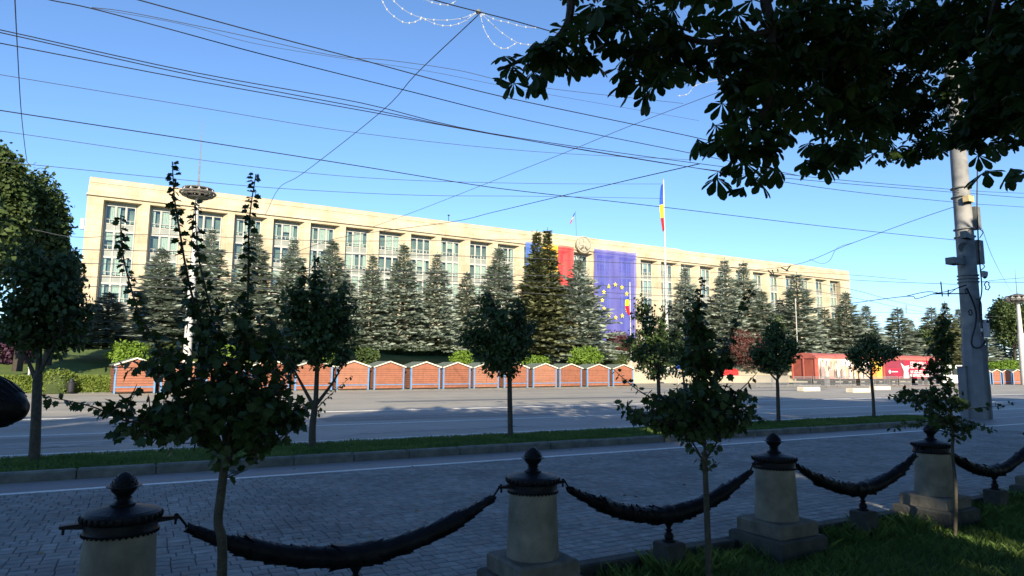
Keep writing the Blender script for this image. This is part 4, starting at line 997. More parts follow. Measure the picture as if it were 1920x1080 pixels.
c = off(1804, 463); b = MB(); b.lathe([(.01, -.18), (.10, -.14), (.17, .06), (.17, .1), (.01, .1)], M['greybox'], 14, mtx=Matrix.Translation(c) @ Matrix.Rotation(R(110), 4, 'X') @ Matrix.Rotation(R(-40), 4, 'Y')); b.build('small_lamp', pole, 40)
b = MB(); b.tube([c, off(1811, 470), off(1818, 476)], .02, M['cable'], 5); b.build('lamp_arm', pole)
c = off(1846, 514); b = MB(); b.lathe([(.01, -.13), (.09, -.09), (.11, 0), (.11, .08), (.01, .12)], M['lightbox'], 14, mtx=Matrix.Translation(c)); b.lathe([(.01, -.17), (.06, -.14), (.08, -.08)], M['vanglass'], 12, mtx=Matrix.Translation(c)); b.tube([off(1838, 509), off(1846, 509)], .025, M['lightbox'], 5); b.build('dome_camera', pole, 40)
for k, (x, y_) in enumerate(((1842, 602), (1850, 604))):
    c = off(x, y_, -.2); b = MB(); b.box(c.x-.1, c.x+.1, -.28, -.18, c.z-.05, c.z+.05, M['lightbox'] if k == 0 else M['cable']); b.tube([c, (0.2, -.1, c.z)], .015, M['cable'], 4); b.build('camera', pole)
for z in (pz(362), pz(378), pz(436), pz(450), pz(520), pz(526), pz(532), pz(660)):
    b = MB(); b.lathe([(.335, -.02), (.34, 0), (.335, .02)], M['greybox'], 20, c=(0, 0, z)); b.build('steel_band', pole) if z < 6 else b.build('steel_band', pole)
def pcable(pts, r, nm='cable', dy=-.36, m='cable'):
    b = MB(); b.tube(catmull([off(x, y_, dy) for x, y_ in pts], 5), r, M[m], 5); return b.build(nm, pole)
pcable([(1812, 540), (1822, 560), (1830, 585), (1829, 610), (1823, 632), (1822, 645), (1828, 652), (1840, 650), (1850, 636)], .03)
pcable([(1833, 300), (1832, 380), (1833, 420), (1836, 480), (1841, 540), (1837, 570), (1838, 600)], .022)
pcable([(1829, 560), (1839, 566), (1841, 600), (1843, 632)], .02)
pcable([(1850, 634), (1851, 680), (1856, 730), (1860, 785)], .035, 'conduit', -.42, 'greybox')
pcable([(1838, 430), (1843, 436), (1837, 446)], .015); pcable([(1842, 495), (1846, 500), (1838, 508)], .015)
def loop(cx, cy, r, dy, nm='cable_coil', t=.018, k=1.0):
    c = off(cx, cy, dy); b = MB(); rr = r*depth(c+pb)/FL
    b.tube([c+Vector((rr*math.cos(a)*(1+.05*math.sin(3*a)), .02*math.sin(5*a), rr*k*math.sin(a))) for a in np.linspace(0, 2*math.pi*2.02, 50)], t, M['cable'], 5); b.build(nm, pole)
loop(1851, 536, 8, -.2); loop(1819.5, 586, 5.2, -.4); loop(1812.5, 546, 4.5, -.36); loop(1819, 440, 9, -.4, t=.014, k=1.05)
b = MB(); b.box(-.44, -.18, .0, .27, 0, 1.75, M['polebase']); b.box(-.46, -.16, -.02, .29, 1.75, 1.8, M['greybox'])
o = b.build('utility_cabinet'); o.location = pb+Vector((0, .1, 0)); tag(o, 'grey utility cabinet standing against the left of the concrete pole', 'utility cabinet')

# ================================================================== PIERS AND GARLANDS
def rot45(): return 0
def pier_meshes():
    out = []
    b = MB(); b.bevbox(-.31, .31, -.31, .31, -.16, .088, .02, M['curb']); out.append(('lower_plinth', b.mesh('lower_plinth'), None))
    b = MB(); b.bevbox(-.255, .255, -.255, .255, .088, .212, .018, M['plinth']); out.append(('upper_plinth', b.mesh('upper_plinth'), None))
    b = MB(); b.lathe([(.198, .212), (.196, .25), (.178, .70)], M['pier'], 40); out.append(('drum', b.mesh('drum', 40), None))
    b = MB(); b.lathe([(.172, .675), (.186, .68), (.188, .69), (.183, .70), (.183, .738), (.19, .744), (.197, .75), (.2, .772), (.196, .786), (.186, .792), (.180, .796), (.175, .798), (.06, .823), (.055, .826)], M['iron'], 48); out.append(('cap', b.mesh('cap', 35), None))
    b = MB()
    for k in range(32):
        a = 2*math.pi*k/32; mt_ = Matrix.Rotation(a, 4, 'Z') @ Matrix.Translation((.198, 0, .765)) @ Matrix.Rotation(R(12), 4, 'Y')
        b.lathe([(.001, -.022), (.009, -.015), (.0125, 0), (.010, .012), (.001, .018)], M['iron'], 6, mtx=mt_)
    for k in range(40):
        a = 2*math.pi*k/40; c, s = math.cos(a), math.sin(a); b.tube([(.186*c, .186*s, .682), (.190*c, .190*s, .672)], [.011, .004], M['iron'], 5)
    out.append(('bead_ring', b.mesh('bead_ring', 50), 'stuff'))
    b = MB(); b.lathe([(.064, .820), (.066, .832), (.05, .838), (.040, .85), (.036, .858), (.043, .862), (.044, .868), (.036, .872), (.045, .884), (.062, .902), (.068, .916), (.07, .922), (.09, .925), (.09, .929), (.066, .933), (.063, .945), (.055, .963), (.042, .982), (.025, .998), (.004, 1.008)], M['iron'], 28); out.append(('finial', b.mesh('finial', 30), None))
    b = MB()
    for j, (z, r) in enumerate(((.940, .0655), (.953, .061), (.966, .053), (.979, .042), (.989, .028))):
        for k in range(12):
            a = 2*math.pi*(k+.5*(j % 2))/12; mt_ = Matrix.Rotation(a, 4, 'Z') @ Matrix.Translation((r, 0, z)); b.lathe([(.001, -.008), (.0045, -.002), (.001, .007)], M['iron'], 5, mtx=mt_)
    out.append(('cone_scales', b.mesh('cone_scales'), 'stuff'))
    return out
PM = pier_meshes()
brk = MB(); brk.prism([(.17, .712), (.29, .722), (.29, .738), (.17, .745)], -.018, .018, M['iron']); brk.tube([(.272, 0, .73), (.272, 0, .69)], .008, M['iron'], 6); brk = brk.mesh('bracket')
XPS = [-.04, 2.655, 5.355, 8.02, 10.68, 13.35]; PY = 4.41
pl = ['nearest stone pier with a black pine cone cap, cut by the bottom left edge', 'second stone pier from the left with a black cap, at the bottom centre', 'third stone pier from the left with a black cap', 'fourth stone pier, with a brown stain, behind the right hand sapling', 'fifth stone pier just outside the right edge', 'sixth stone pier outside the right edge']
for i, x in enumerate(XPS):
    th = thing('stone_pier', pl[i], 'stone pier', 'stone piers along the lawn edge', (x, PY, 0), 0)
    for nm, me, kd in PM:
        o = link(nm, me, th, rz=0)
        if kd: o['kind'] = kd
    for s in ((0, 1) if 1 else ()):
        link('bracket', brk, th, rz=math.pi*s)
# pier four has no stain of its own, only sunlight; unused lichen
def pier_mark(m):
    pass
def garland(i, xa, xb):
    th = thing('leaf_garland', ['black iron laurel garland between the nearest and second piers', 'black iron laurel garland between the second and third piers', 'black iron laurel garland between the third and fourth piers', 'black iron laurel garland running to the right edge from the fourth pier', 'black iron laurel garland outside the right edge'][i], 'garland', 'iron garlands hung between the piers')
    L_ = xb-xa; x0, x1 = xa+.335, xb-.335; n = 64; pts = []; rad = []
    g = np.random.default_rng(30+i)
    for k in range(n+1):
        t = k/n; u = 2*t-1; x = x0+(x1-x0)*t; z = .665-.285*(1-abs(u)**1.9); pts.append(Vector((x, PY, z))); rad.append(.016+.050*(1-abs(u)**2.2)+(.012*math.exp(-((abs(u)-.60)/.06)**2))+(.014*math.exp(-(u/.06)**2)))
    b = MB(); b.tube(pts, rad, M['iron'], 12); b.build('core', th, 50)
    pos, tip, up, sc = [], [], [], []
    for k in range(2, n-1):
        t = k/n; u = 2*t-1; d = (pts[k+1]-pts[k-1]).normalized(); s = 1 if u < 0 else -1
        side = d.cross(Vector((0, 0, 1))).normalized(); upv = side.cross(d)
        m = 9 if rad[k] > .04 else 6
        for j in range(m):
            a = 2*math.pi*(j+.5*(k % 2))/m+g.normal(0, .12); nrm = side*math.cos(a)+upv*math.sin(a)
            pos.append(pts[k]+nrm*rad[k]*.92); tip.append(d*(-s)*1.0+nrm*g.uniform(.0, .20)); up.append(nrm); sc.append((.055+.05*(rad[k]/.07))*g.uniform(.85, 1.3))
    T, F = fan([(0, 0), (.12, .16), (.45, .34), (.8, .24), (1, 0), (.8, -.24), (.45, -.34), (.12, -.16)], .5, -.5)
    V, F = scatter(T, F, np.array(pos), np.array(tip), np.array(up), np.array(sc))
    tag(link('laurel_leaves', np_mesh('laurel_leaves', V, F, [M['iron']]), th), kind='stuff')
    for s, (p, e) in enumerate(((pts[0], Vector((xa+.272, PY, .73))), (pts[-1], Vector((xb-.272, PY, .73))))):
        b = MB(); q = e+Vector((0, 0, .012)); b.tube(catmull([e+Vector((-.012, 0, -.012)), e+Vector((0, 0, .016)), e+Vector((.018 if s == 0 else -.018, 0, 0)), p+Vector((0, 0, .005))], 5), .0075, M['iron'], 6); b.build('hook', th)
    xm = (xa+xb)/2; c = (xm, PY, 0)
    # support under the middle, on a small block
    sp_ = thing('garland_support', ['small iron baluster on a block under the nearest garland', 'small iron baluster on a block under the second garland', 'small iron baluster on a block under the third garland', 'small iron baluster on a block under the garland at the right edge', 'small baluster outside the right edge'][i], 'support', 'balusters under the garlands', c)
    b = MB(); b.lathe([(.05, .155), (.056, .162), (.056, .172), (.035, .18), (.042, .196), (.036, .222), (.02, .238), (.032, .246), (.034, .252), (.018, .262), (.020, .275), (.045, .312), (.075, .345)], M['iron'], 16); b.build('baluster', sp_, 35)
    b = MB(); b.bevbox(-.095, .095, -.095, .095, -.14, .155, .012, M['curb']); b.build('block', sp_)
for i in range(5): garland(i, XPS[i], XPS[i+1])

# ================================================================== YOUNG TREES
def young_tree(name, label, group, Y, trunk, rads, stems, masses, ntips, leaf_size, T, F, lm, seed, zbase, stemleaf=.035, n_obj=300, twig_r=.004, ydep=1.0, whip=None):
    """trunk / stems: photo measured points lifted onto the tree's own plane, with their own spread in depth"""
    g = np.random.default_rng(seed); pts = [P(x, y, Y) for x, y in trunk]; pts[0].z = zbase
    base = Vector((pts[0].x, Y, zbase)); th = thing(name, label, 'tree', group, base)
    b = MB(); b.tube([p-base for p in catmull(pts, 5)], list(np.interp(np.linspace(0, 1, (len(pts)-1)*5+1), np.linspace(0, 1, len(rads)), rads)), M['bark'], 8)
    nodes = []; LP, LD, LK = [], [], []
    cp = catmull(pts, 5)
    nodes += [(p, 0) for p in cp[len(cp)//2:]]
    def leaves_along(poly, sp, f0, k=1.0, spread=1.0):
        acc = 0; tot = sum((poly[i+1]-poly[i]).length for i in range(len(poly)-1)); run = 0; s = 1
        for i in range(len(poly)-1):
            seg = poly[i+1]-poly[i]; l = seg.length; d = seg/l if l else Vector((1, 0, 0))
            m = int(l/sp+g.random())
            for j in range(m):
                f = (run+l*(j+.5)/max(1, m))/max(tot, 1e-6)
                if f < f0: continue
                s = -s; sd = d.cross(Vector(g.normal(size=3))).normalized()
                p = poly[i]+seg*((j+g.random())/max(1, m)); LP.append((p+sd*leaf_size*.35*k*g.random())[:]); LK.append(k*(1.15-.45*f if k < 1 else 1)); 
                LD.append((sd*1.0+d*.35*g.random()+Vector((0, 0, -.35-.4*g.random())))[:])
            run += l
    for st in stems:
        q, r0 = st[0], st[1]; dy = st[2] if len(st) > 2 else 0
        pp = [P(x, y, Y+dy*(i/(len(q)-1))) for i, (x, y) in enumerate(q)]; c = catmull(pp, 6)
        b.tube([p-base for p in c], list(np.linspace(r0, r0*.25, len(c))), M['bark'], 6); nodes += [(p, 1) for p in c[2:]]
        leaves_along(c, stemleaf*(st[3] if len(st) > 3 else 1)*(.38 if len(q) > 5 else .8), st[4] if len(st) > 4 else .25, .98 if len(q) > 5 else .99)
    NP = np.array([n_[0][:] for n_ in nodes])
    area = np.array([m_[2]*m_[3] for m_ in masses], float); cnt = (ntips*area*np.array([m_[4] for m_ in masses])/(area*np.array([m_[4] for m_ in masses])).sum()).astype(int)
    for (cx, cy, rx, ry, w_), n in zip(masses, cnt):
        C = P(cx, cy, Y); pm = FL/depth(C); R3 = np.array((rx/pm*1.05, max(rx, 20)/pm*ydep, ry/pm))
        for k in range(n):
            d = norm(g.normal(size=3)); p = np.array(C[:])+d*R3*(g.random()**.38)
            dist = np.linalg.norm((NP-p)*np.array((1, .7, 1)), axis=1)+np.maximum(0, NP[:, 2]-p[2]+.05)*.8; a = Vector(NP[int(dist.argmin())]); e = Vector(p)
            if (e-a).length > .9*max(R3): a = a.lerp(e, .45)
            mid = a.lerp(e, .5)+Vector(g.normal(0, .04, 3))*(e-a).length; poly = [a, mid, e]
            b.tube([v-base for v in poly], [twig_r, twig_r*.8, twig_r*.4], M['bark'], 4, cap=False)
            leaves_along([a.lerp(mid, .3), mid, e], leaf_size*.62, .1)
    b.build('trunk', th, 50)
    LPn, LDn = np.array(LP), np.array(LD); n = len(LPn); ups = g.normal(size=(n, 3))*.7+np.array((0, -.15, .9)); sc = leaf_size*(.65+.6*g.random(n))*np.array(LK)
    order = g.permutation(n); k = min(n_obj, n)
    ii = order[:k]
    if k:
        me = np_mesh('leaf', T, F, [lm])
        tp_ = norm(LDn[ii]); u_ = norm(ups[ii]-tp_*(ups[ii]*tp_).sum(1, keepdims=True)); s_ = np.cross(u_, tp_)
        for j, i_ in enumerate(ii):
            o = link('leaf', me, th); s = float(sc[i_]); pl_ = LPn[i_]-np.array(base[:])
            mm = Matrix(((tp_[j][0]*s, s_[j][0]*s, u_[j][0]*s, pl_[0]), (tp_[j][1]*s, s_[j][1]*s, u_[j][1]*s, pl_[1]), (tp_[j][2]*s, s_[j][2]*s, u_[j][2]*s, pl_[2]), (0, 0, 0, 1)))
            o.matrix_local = mm
    ii = order[k:]
    if len(ii):
        V, FF = scatter(T, F, LPn[ii]-np.array(base[:]), LDn[ii], ups[ii], sc[ii])
        o = link('foliage', np_mesh('foliage', V, FF, [lm]), th)
        if k: o['kind'] = 'stuff'
    return th
GS = 'young leafy saplings on the near lawn'
young_tree('sapling', 'nearest sapling on the lawn with long leafy whips rising at the left', GS, 3.9,
  [(418, 1140), (417, 1040), (409, 980), (414, 930), (420, 880), (424, 855)], [.027, .025, .023, .023, .021, .018],
  [([(424, 860), (415, 780), (395, 690), (372, 600), (352, 520), (338, 440), (327, 370), (323, 303)], .012, .05, .62, .3),
   ([(424, 860), (400, 800), (350, 740), (290, 640), (262, 590), (240, 520), (228, 460), (226, 403)], .010, -.1, .7, .3),
   ([(424, 850), (428, 760), (415, 680), (400, 600), (385, 540), (372, 480), (367, 420), (367, 376)], .010, .25, .65, .3),
   ([(424, 850), (440, 760), (455, 680), (462, 600), (466, 520), (466, 450), (470, 390), (480, 326)], .011, -.15, .55, .3),
   ([(426, 850), (380, 800), (320, 795), (240, 790), (180, 765), (130, 752), (80, 743)], .008, -.2, .75, .3),
   ([(424, 860), (370, 810), (290, 800), (210, 800)], .007, .2, .8, .3), 
   ([(428, 860), (470, 800), (520, 780), (572, 792)], .008, .15, .7, .2), ([(428, 850), (480, 780), (530, 720), (556, 690)], .008, -.2, .7, .2), ([(428, 850), (470, 740), (505, 660), (520, 600), (540, 560)], .008, .2, .8, .3),
   ([(424, 840), (390, 740), (330, 690), (260, 690), (190, 688)], .006, .1, .9, .3), ([(424, 850), (440, 800), (485, 860)], .006, -.1, .7, .2)],
  [(430, 770, 125, 75, 1.4), (320, 770, 100, 45, 1.0), (490, 765, 85, 65, 1.2), (400, 690, 110, 70, .8), (490, 670, 60, 80, .8), (420, 610, 90, 80, .45), (430, 850, 55, 38, .7), (330, 815, 95, 30, .9), (530, 775, 50, 45, .8), (290, 700, 60, 50, .35)],
  860, .051, LEAF_T, LEAF_F, M['leaf'], 101, -.1, stemleaf=.034, ydep=.9)
young_tree('sapling', 'middle sapling on the lawn before the second garland, with a pointed crown', GS, 3.9,
  [(1330, 1085), (1326, 980), (1322, 870), (1322, 850)], [.026, .023, .02, .018],
  [([(1322, 860), (1320, 780), (1315, 700), (1310, 620), (1312, 560), (1318, 520)], .012, 0, .7, .2),
   ([(1322, 870), (1290, 820), (1240, 790), (1190, 770), (1150, 753)], .008, -.3, .7, .2), ([(1320, 830), (1270, 770), (1210, 740), (1175, 715), (1150, 692)], .008, .2, .75, .25),
   ([(1324, 860), (1360, 810), (1395, 790), (1430, 785)], .008, .2, .75, .25), ([(1322, 820), (1360, 760), (1400, 720), (1420, 698)], .008, -.2, .8, .25), 
   ([(1318, 760), (1345, 700), (1370, 630), (1390, 580), (1412, 547)], .008, .2, .55, .3), ([(1322, 870), (1300, 840), (1278, 822)], .006, -.1, .9, .4), ([(1318, 760), (1300, 680), (1286, 600), (1283, 560)], .007, -.2, .7, .3)],
  [(1310, 765, 95, 55, 1.3), (1235, 778, 70, 32, 1.0), (1370, 765, 55, 40, .9), (1310, 660, 38, 80, 1.5), (1330, 850, 28, 40, .6), (1345, 680, 30, 50, .9), (1300, 580, 22, 40, .8)],
  640, .062, LEAF_T, LEAF_F, M['leaf'], 102, -.1, stemleaf=.036, ydep=.9)
young_tree('sapling', 'right hand sapling on the lawn in front of the fourth pier, with a sparse crown', GS, 3.9,
  [(1790, 1003), (1792, 920), (1786, 850), (1787, 800), (1783, 770)], [.020, .018, .016, .015, .012],
  [([(1785, 790), (1782, 740), (1770, 690), (1768, 620), (1771, 570)], .009, 0, .8, .2), ([(1786, 800), (1750, 790), (1710, 795), (1668, 803)], .005, -.3, .9, .2), ([(1784, 780), (1740, 750), (1700, 745), (1660, 742)], .005, .3, .9, .2),
   ([(1786, 810), (1820, 800), (1862, 806)], .005, .2, .9, .2), ([(1784, 770), (1830, 765), (1870, 762), (1905, 756)], .005, -.3, 1.0, .2), ([(1784, 750), (1750, 700), (1720, 680)], .005, 0, 1, .3)],
  [(1765, 750, 50, 34, 1.1), (1758, 690, 34, 36, .8), (1768, 630, 26, 45, 1.1), (1790, 800, 45, 22, .8), (1720, 745, 35, 22, .7), (1755, 660, 30, 25, .7)],
  330, .055, LEAF_T, LEAF_F, M['leaf'], 103, -.1, stemleaf=.04, ydep=.9)
GT = 'small street trees planted on the verge'
def street(label, tx, trunk, stems, masses, ntips, seed, size=.082, r=.07):
    young_tree('street_tree', label, GT, 13.0, trunk, [r*1.15, r, r*.85], stems, masses, int(ntips*1.7), size*1.12, SIM_T, SIM_F, M['leaf2'], seed, .10, stemleaf=.05, n_obj=0, twig_r=.007, ydep=.95)
street('first street tree on the verge at the left edge with a hanging crown', 0, [(62, 886), (67, 800), (70, 720), (72, 700)],
  [([(70, 720), (50, 670), (35, 640)], .04, .4, 1, .6), ([(72, 700), (75, 640), (80, 560), (85, 500)], .05, 0, 1, .4), ([(72, 705), (95, 660), (115, 620)], .035, -.4, 1, .5), ([(80, 560), (60, 480), (40, 450)], .02, .2, .8, .2), ([(85, 540), (130, 480), (150, 470)], .02, 0, .8, .2)],
  [(85, 570, 78, 85, 1), (30, 600, 45, 55, .9), (130, 600, 42, 60, .9), (70, 500, 62, 50, .8), (100, 640, 60, 30, .8), (110, 520, 50, 50, .7)], 620, 111)
street('second street tree on the verge, with a dense crown left of the open stalls', 0, [(585, 850), (586, 800), (590, 765), (592, 750)],
  [([(590, 765), (560, 710), (545, 680)], .04, .3, 1, .6), ([(592, 755), (595, 680), (598, 600), (592, 540), (590, 478)], .05, 0, .7, .5), ([(592, 760), (622, 720), (640, 690)], .04, -.3, 1, .5), ([(590, 770), (620, 740), (660, 704)], .012, -.4, .8, .2), ([(596, 620), (560, 560), (573, 505)], .02, .1, .6, .3), ([(597, 620), (640, 560), (655, 530)], .02, .1, .7, .3), ([(588, 778), (612, 768)], .01, 0, .8, .1)],
  [(595, 630, 68, 60, 1.1), (600, 570, 58, 55, 1.0), (555, 640, 42, 50, .9), (640, 620, 40, 50, .9), (590, 520, 22, 40, .8), (560, 570, 40, 50, .8), (640, 575, 32, 35, .7)], 700, 112, r=.062)
street('third street tree on the verge, in front of the middle of the stall row', 0, [(957, 822), (956, 760), (955, 700), (953, 690)],
  [([(955, 710), (940, 690), (925, 670)], .03, .3, 1, .6), ([(954, 700), (945, 640), (935, 590), (915, 548)], .04, 0, .7, .4), ([(954, 700), (968, 640), (975, 590), (972, 550)], .035, -.3, .7, .4), ([(950, 660), (890, 630), (850, 620)], .02, .2, .8, .3), ([(950, 660), (985, 620), (1012, 600)], .02, .2, .8, .3)],
  [(940, 650, 66, 45, 1.1), (925, 600, 50, 42, .9), (975, 620, 38, 45, .9), (885, 640, 32, 26, .7), (910, 565, 20, 24, .7), (970, 580, 22, 26, .7), (940, 690, 45, 18, .7)], 520, 113, r=.055)
street('fourth street tree on the verge, behind the middle sapling', 0, [(1290, 811), (1262, 780), (1240, 745), (1235, 690)][2:] if 0 else [(1288, 811), (1288, 790), (1286, 760), (1285, 720)],
  [([(1286, 740), (1280, 690), (1285, 640), (1290, 590)], .03, 0, .8, .4)], [(1280, 680, 36, 40, .8)], 40, 114)
young_tree('street_tree', 'leafy tree beyond the road between star banner and middle sapling', GT, 15.2, [(1238, 800), (1236, 760), (1234, 700), (1232, 680)], [.06, .055, .05],
  [([(1234, 700), (1215, 640), (1205, 590), (1203, 550)], .03, .2, .7, .3), ([(1234, 695), (1240, 640), (1245, 600), (1248, 560)], .03, 0, .7, .3), ([(1234, 690), (1262, 650), (1272, 610), (1276, 590)], .03, -.2, .7, .3), ([(1233, 690), (1190, 660), (1175, 640)], .02, 0, .8, .3)],
  [(1225, 650, 52, 50, 1.1), (1215, 600, 38, 38, .9), (1255, 640, 35, 45, .9), (1190, 650, 34, 30, .8), (1205, 570, 16, 24, .7), (1230, 690, 46, 20, .8)], 800, .09, SIM_T, SIM_F, M['leaf2'], 115, -.02, stemleaf=.05, n_obj=0, twig_r=.007, ydep=.95)
street('fifth street tree on the verge, before the reddish shrub', 0, [(1460, 795), (1459, 760), (1458, 725), (1457, 710)],
  [([(1458, 715), (1435, 690), (1420, 670)], .03, .3, 1, .5), ([(1458, 712), (1456, 660), (1456, 620), (1457, 585)], .035, 0, .7, .4), ([(1458, 712), (1478, 680), (1488, 650)], .025, -.3, .8, .4)],
  [(1452, 655, 46, 38, 1.2), (1455, 620, 26, 30, 1.0), (1425, 665, 28, 22, .8), (1480, 655, 24, 28, .8), (1450, 685, 42, 14, .7)], 420, 116, size=.075, r=.05)
street('sixth street tree on the verge, in front of the rail wagons', 0, [(1639, 784), (1637, 745), (1634, 710), (1634, 695)],
  [([(1634, 712), (1612, 690), (1600, 675)], .02, .3, 1, .4), ([(1634, 700), (1632, 660), (1630, 640), (1632, 620)], .03, 0, .7, .3), ([(1634, 705), (1655, 680), (1680, 665)], .02, -.3, .8, .3)],
  [(1630, 660, 42, 28, 1.1), (1605, 665, 26, 20, .8), (1660, 660, 28, 20, .9), (1632, 635, 26, 16, .8), (1620, 690, 30, 10, .6)], 320, 117, size=.075, r=.045)

# ================================================================== CHESTNUT OVERHEAD
ct = thing('chestnut_tree', 'horse chestnut whose dark leafy branches hang over the top right of the view', 'tree', None, (5.2, -.6, -.1))
cb0 = Vector((5.2, -.6, -.1))
b = MB(); b.tube([(0, 0, 0), (.1, .1, 2.6), (.2, .3, 5.0), (.2, .4, 7.5)], [.30, .26, .22, .14], M['darkbark'], 12); b.build('trunk', ct, 50)
LIMB = [([Vector((5.3, -.4, 4.2)), PD(1500, -420, 4.2), PD(1180, -220, 4.3), PD(1085, -60, 4.3), PD(1062, 50, 4.3), PD(1000, 100, 4.3), PD(934, 132, 4.2)], .06),
        ([Vector((5.3, -.4, 4.6)), PD(1650, -350, 4.6), PD(1450, -60, 4.6), PD(1447, 60, 4.6), PD(1440, 190, 4.5), PD(1390, 280, 4.5), PD(1350, 330, 4.4)], .06),
        ([Vector((5.3, -.4, 4.8)), PD(1750, -300, 5), PD(1545, -40, 5.2), PD(1543, 100, 5.2), PD(1555, 240, 5.2)], .06),
        ([Vector((5.3, -.4, 4.8)), PD(1900, -300, 6), PD(1750, -60, 7.5), PD(1740, 90, 8), PD(1700, 220, 8.2)], .07),
        ([Vector((5.3, -.4, 4.4)), PD(2050, -200, 4.5), PD(1890, -40, 5), PD(1850, 90, 5.5), PD(1830, 200, 5.6)], .07),
        ([Vector((5.3, -.4, 4.0)), PD(2080, 0, 3.4), PD(1980, 180, 3.4), PD(1925, 270, 3.4)], .04),
        ([PD(1447, 60, 4.6), PD(1330, 80, 4.5), PD(1240, 60, 4.4), PD(1200, 120, 4.4)], .03), ([PD(1085, -60, 4.3), PD(1180, 20, 4.4), PD(1300, 60, 4.4)], .03)]
for q, r in LIMB:
    c = catmull([v-cb0 for v in q], 6); b = MB(); b.tube(c, list(np.linspace(r, .008, len(c))), M['darkbark'], 7); b.build('branch', ct, 50)
# foliage masses: centre (sight line + distance) and size, leaves are scattered through each in 3D
MS = [(962, 128, 24, 12, 4.2, 1), (1000, 105, 38, 22, 4.3, 1), (1050, 85, 48, 35, 4.3, 1), (1110, 65, 60, 50, 4.4, 1), (1185, 90, 55, 60, 4.4, 1), (1215, 145, 40, 26, 4.3, .8), (1250, 60, 55, 60, 4.5, 1), (1160, 10, 90, 30, 4.5, 1),
      (1320, 60, 50, 65, 4.6, .9), (1380, 120, 45, 40, 4.6, 1), (1400, 70, 60, 90, 4.7, 1), (1400, 190, 50, 50, 4.6, 1), (1345, 255, 42, 28, 4.5, 1), (1420, 255, 45, 45, 4.5, 1), (1365, 325, 26, 18, 4.4, .6), (1425, 325, 26, 22, 4.4, .7),
      (1480, 90, 50, 100, 4.9, 1.1), (1490, 200, 42, 60, 4.8, .9), (1535, 285, 36, 30, 4.9, .8), (1570, 100, 60, 110, 5.2, 1.1), (1590, 215, 50, 60, 5.6, 1), (1600, 280, 45, 26, 6.5, .9),
      (1660, 90, 70, 110, 7, 1.2), (1690, 210, 60, 60, 8, 1.2), (1700, 280, 60, 22, 8, 1), (1740, 60, 60, 80, 7.5, 1.2), (1760, 180, 40, 50, 7.5, .9), (1800, 30, 60, 45, 6.5, 1.1), (1860, 40, 55, 40, 5.5, 1), (1835, 110, 35, 30, 6, .6),
      (1880, 150, 50, 60, 5.4, 1.1), (1830, 225, 42, 38, 5.4, 1), (1880, 215, 40, 30, 5.2, .9), (1915, 90, 40, 90, 5, 1.1), (1908, 305, 22, 24, 3.4, .7), (1850, 270, 36, 18, 5.3, .6),
      (1100, -60, 120, 40, 4.6, .8), (1300, -70, 160, 50, 5, .9), (1550, -80, 180, 60, 5.5, .9), (1800, -80, 180, 60, 6, .9), (1980, 100, 60, 160, 4.5, .9)]
g = np.random.default_rng(77); CP, CS = [], []
for cx, cy, rx, ry, dep, w_ in MS:
    A = rx*ry; n = int(A/((140 if dep < 4.85 else 64)*(4.5/dep)**1.4)*w_)+4
    C = PD(cx, cy, dep); pm = FL/dep
    for k in range(n):
        d = norm(g.normal(size=3))*g.random()**.4; p = C+cr*float(d[0]*rx/pm)+cu*float(d[1]*ry/pm)+cf*float(d[2]*max(.35, min(rx, 60)/pm)*1.3)
        CP.append(p[:]); CS.append((.158 if dep < 6 else .14)*g.uniform(.75, 1.2))
CP, CS = np.array(CP), np.array(CS); n = len(CP)
def palm(seed):
    g2 = np.random.default_rng(seed); P_, T_, U_, S_ = [], [], [], []
    angs = np.radians([-125, -82, -42, 0, 42, 82, 125]); ln = [.62, .8, .95, 1.05, .95, .8, .62]; droop = g2.uniform(.3, .8) if seed % 3 else g2.uniform(.9, 1.4)
    for a, l in zip(angs, ln):
        t = np.array((math.cos(a), math.sin(a), -droop-g2.uniform(-.2, .3))); P_.append((.0, 0, 0)); T_.append(t); U_.append((math.cos(a)*droop+g2.normal(0, .2), math.sin(a)*droop+g2.normal(0, .2), 1)); S_.append(l*g2.uniform(.9, 1.08))
    V, F = scatter(OB_T, OB_F, np.array(P_), np.array(T_), np.array(U_), np.array(S_)); return V, F
PAL = [palm(200+i) for i in range(6)]; PALM = [np_mesh('leaf', V, F, [M['chest']]) for V, F in PAL]
order = np.argsort([(Vector(p)-Vector((0, 0, CAMZ))).dot(cf) for p in CP]); front = set()
inview = [i for i in order if vis(*proj(CP[i])[:2], 0)][:300]; front = set(int(i) for i in inview)
VV, FF, ofs = [], [], 0
yaw = g.uniform(0, 6.28, n); tl = g.normal(0, .35, (n, 2))
for i in range(n):
    rot = Matrix.Rotation(yaw[i], 3, 'Z'); rot = Matrix.Rotation(tl[i, 0], 3, 'X') @ Matrix.Rotation(tl[i, 1], 3, 'Y') @ rot; v = i % 6
    if i in front:
        o = link('leaf', PALM[v], ct); o.matrix_local = Matrix.Translation(Vector(CP[i])-cb0) @ rot.to_4x4() @ Matrix.Scale(float(CS[i]), 4)
    else:
        A = np.array(rot); V = PAL[v][0] @ A.T*CS[i]+(CP[i]-np.array(cb0[:])); VV.append(V); FF.append(PAL[v][1]+ofs); ofs += len(V)
tag(link('foliage', np_mesh('foliage', np.concatenate(VV), np.concatenate(FF), [M['chest']]), ct), kind='stuff')
# rest of the crown, above and behind the view
link('upper_crown', blob_mesh('upper_crown', M['chest'], 1700, .45, [((0, -1.5, 9), (4.5, 4, 3)), ((3, 1, 8.5), (3.5, 3, 2.5)), ((-3, -2.5, 8), (3, 2.5, 2.2)), ((3, -3, 6.5), (3, 2.5, 2)), ((4, 2.5, 6.5), (3, 2.5, 1.5))], 78), ct)

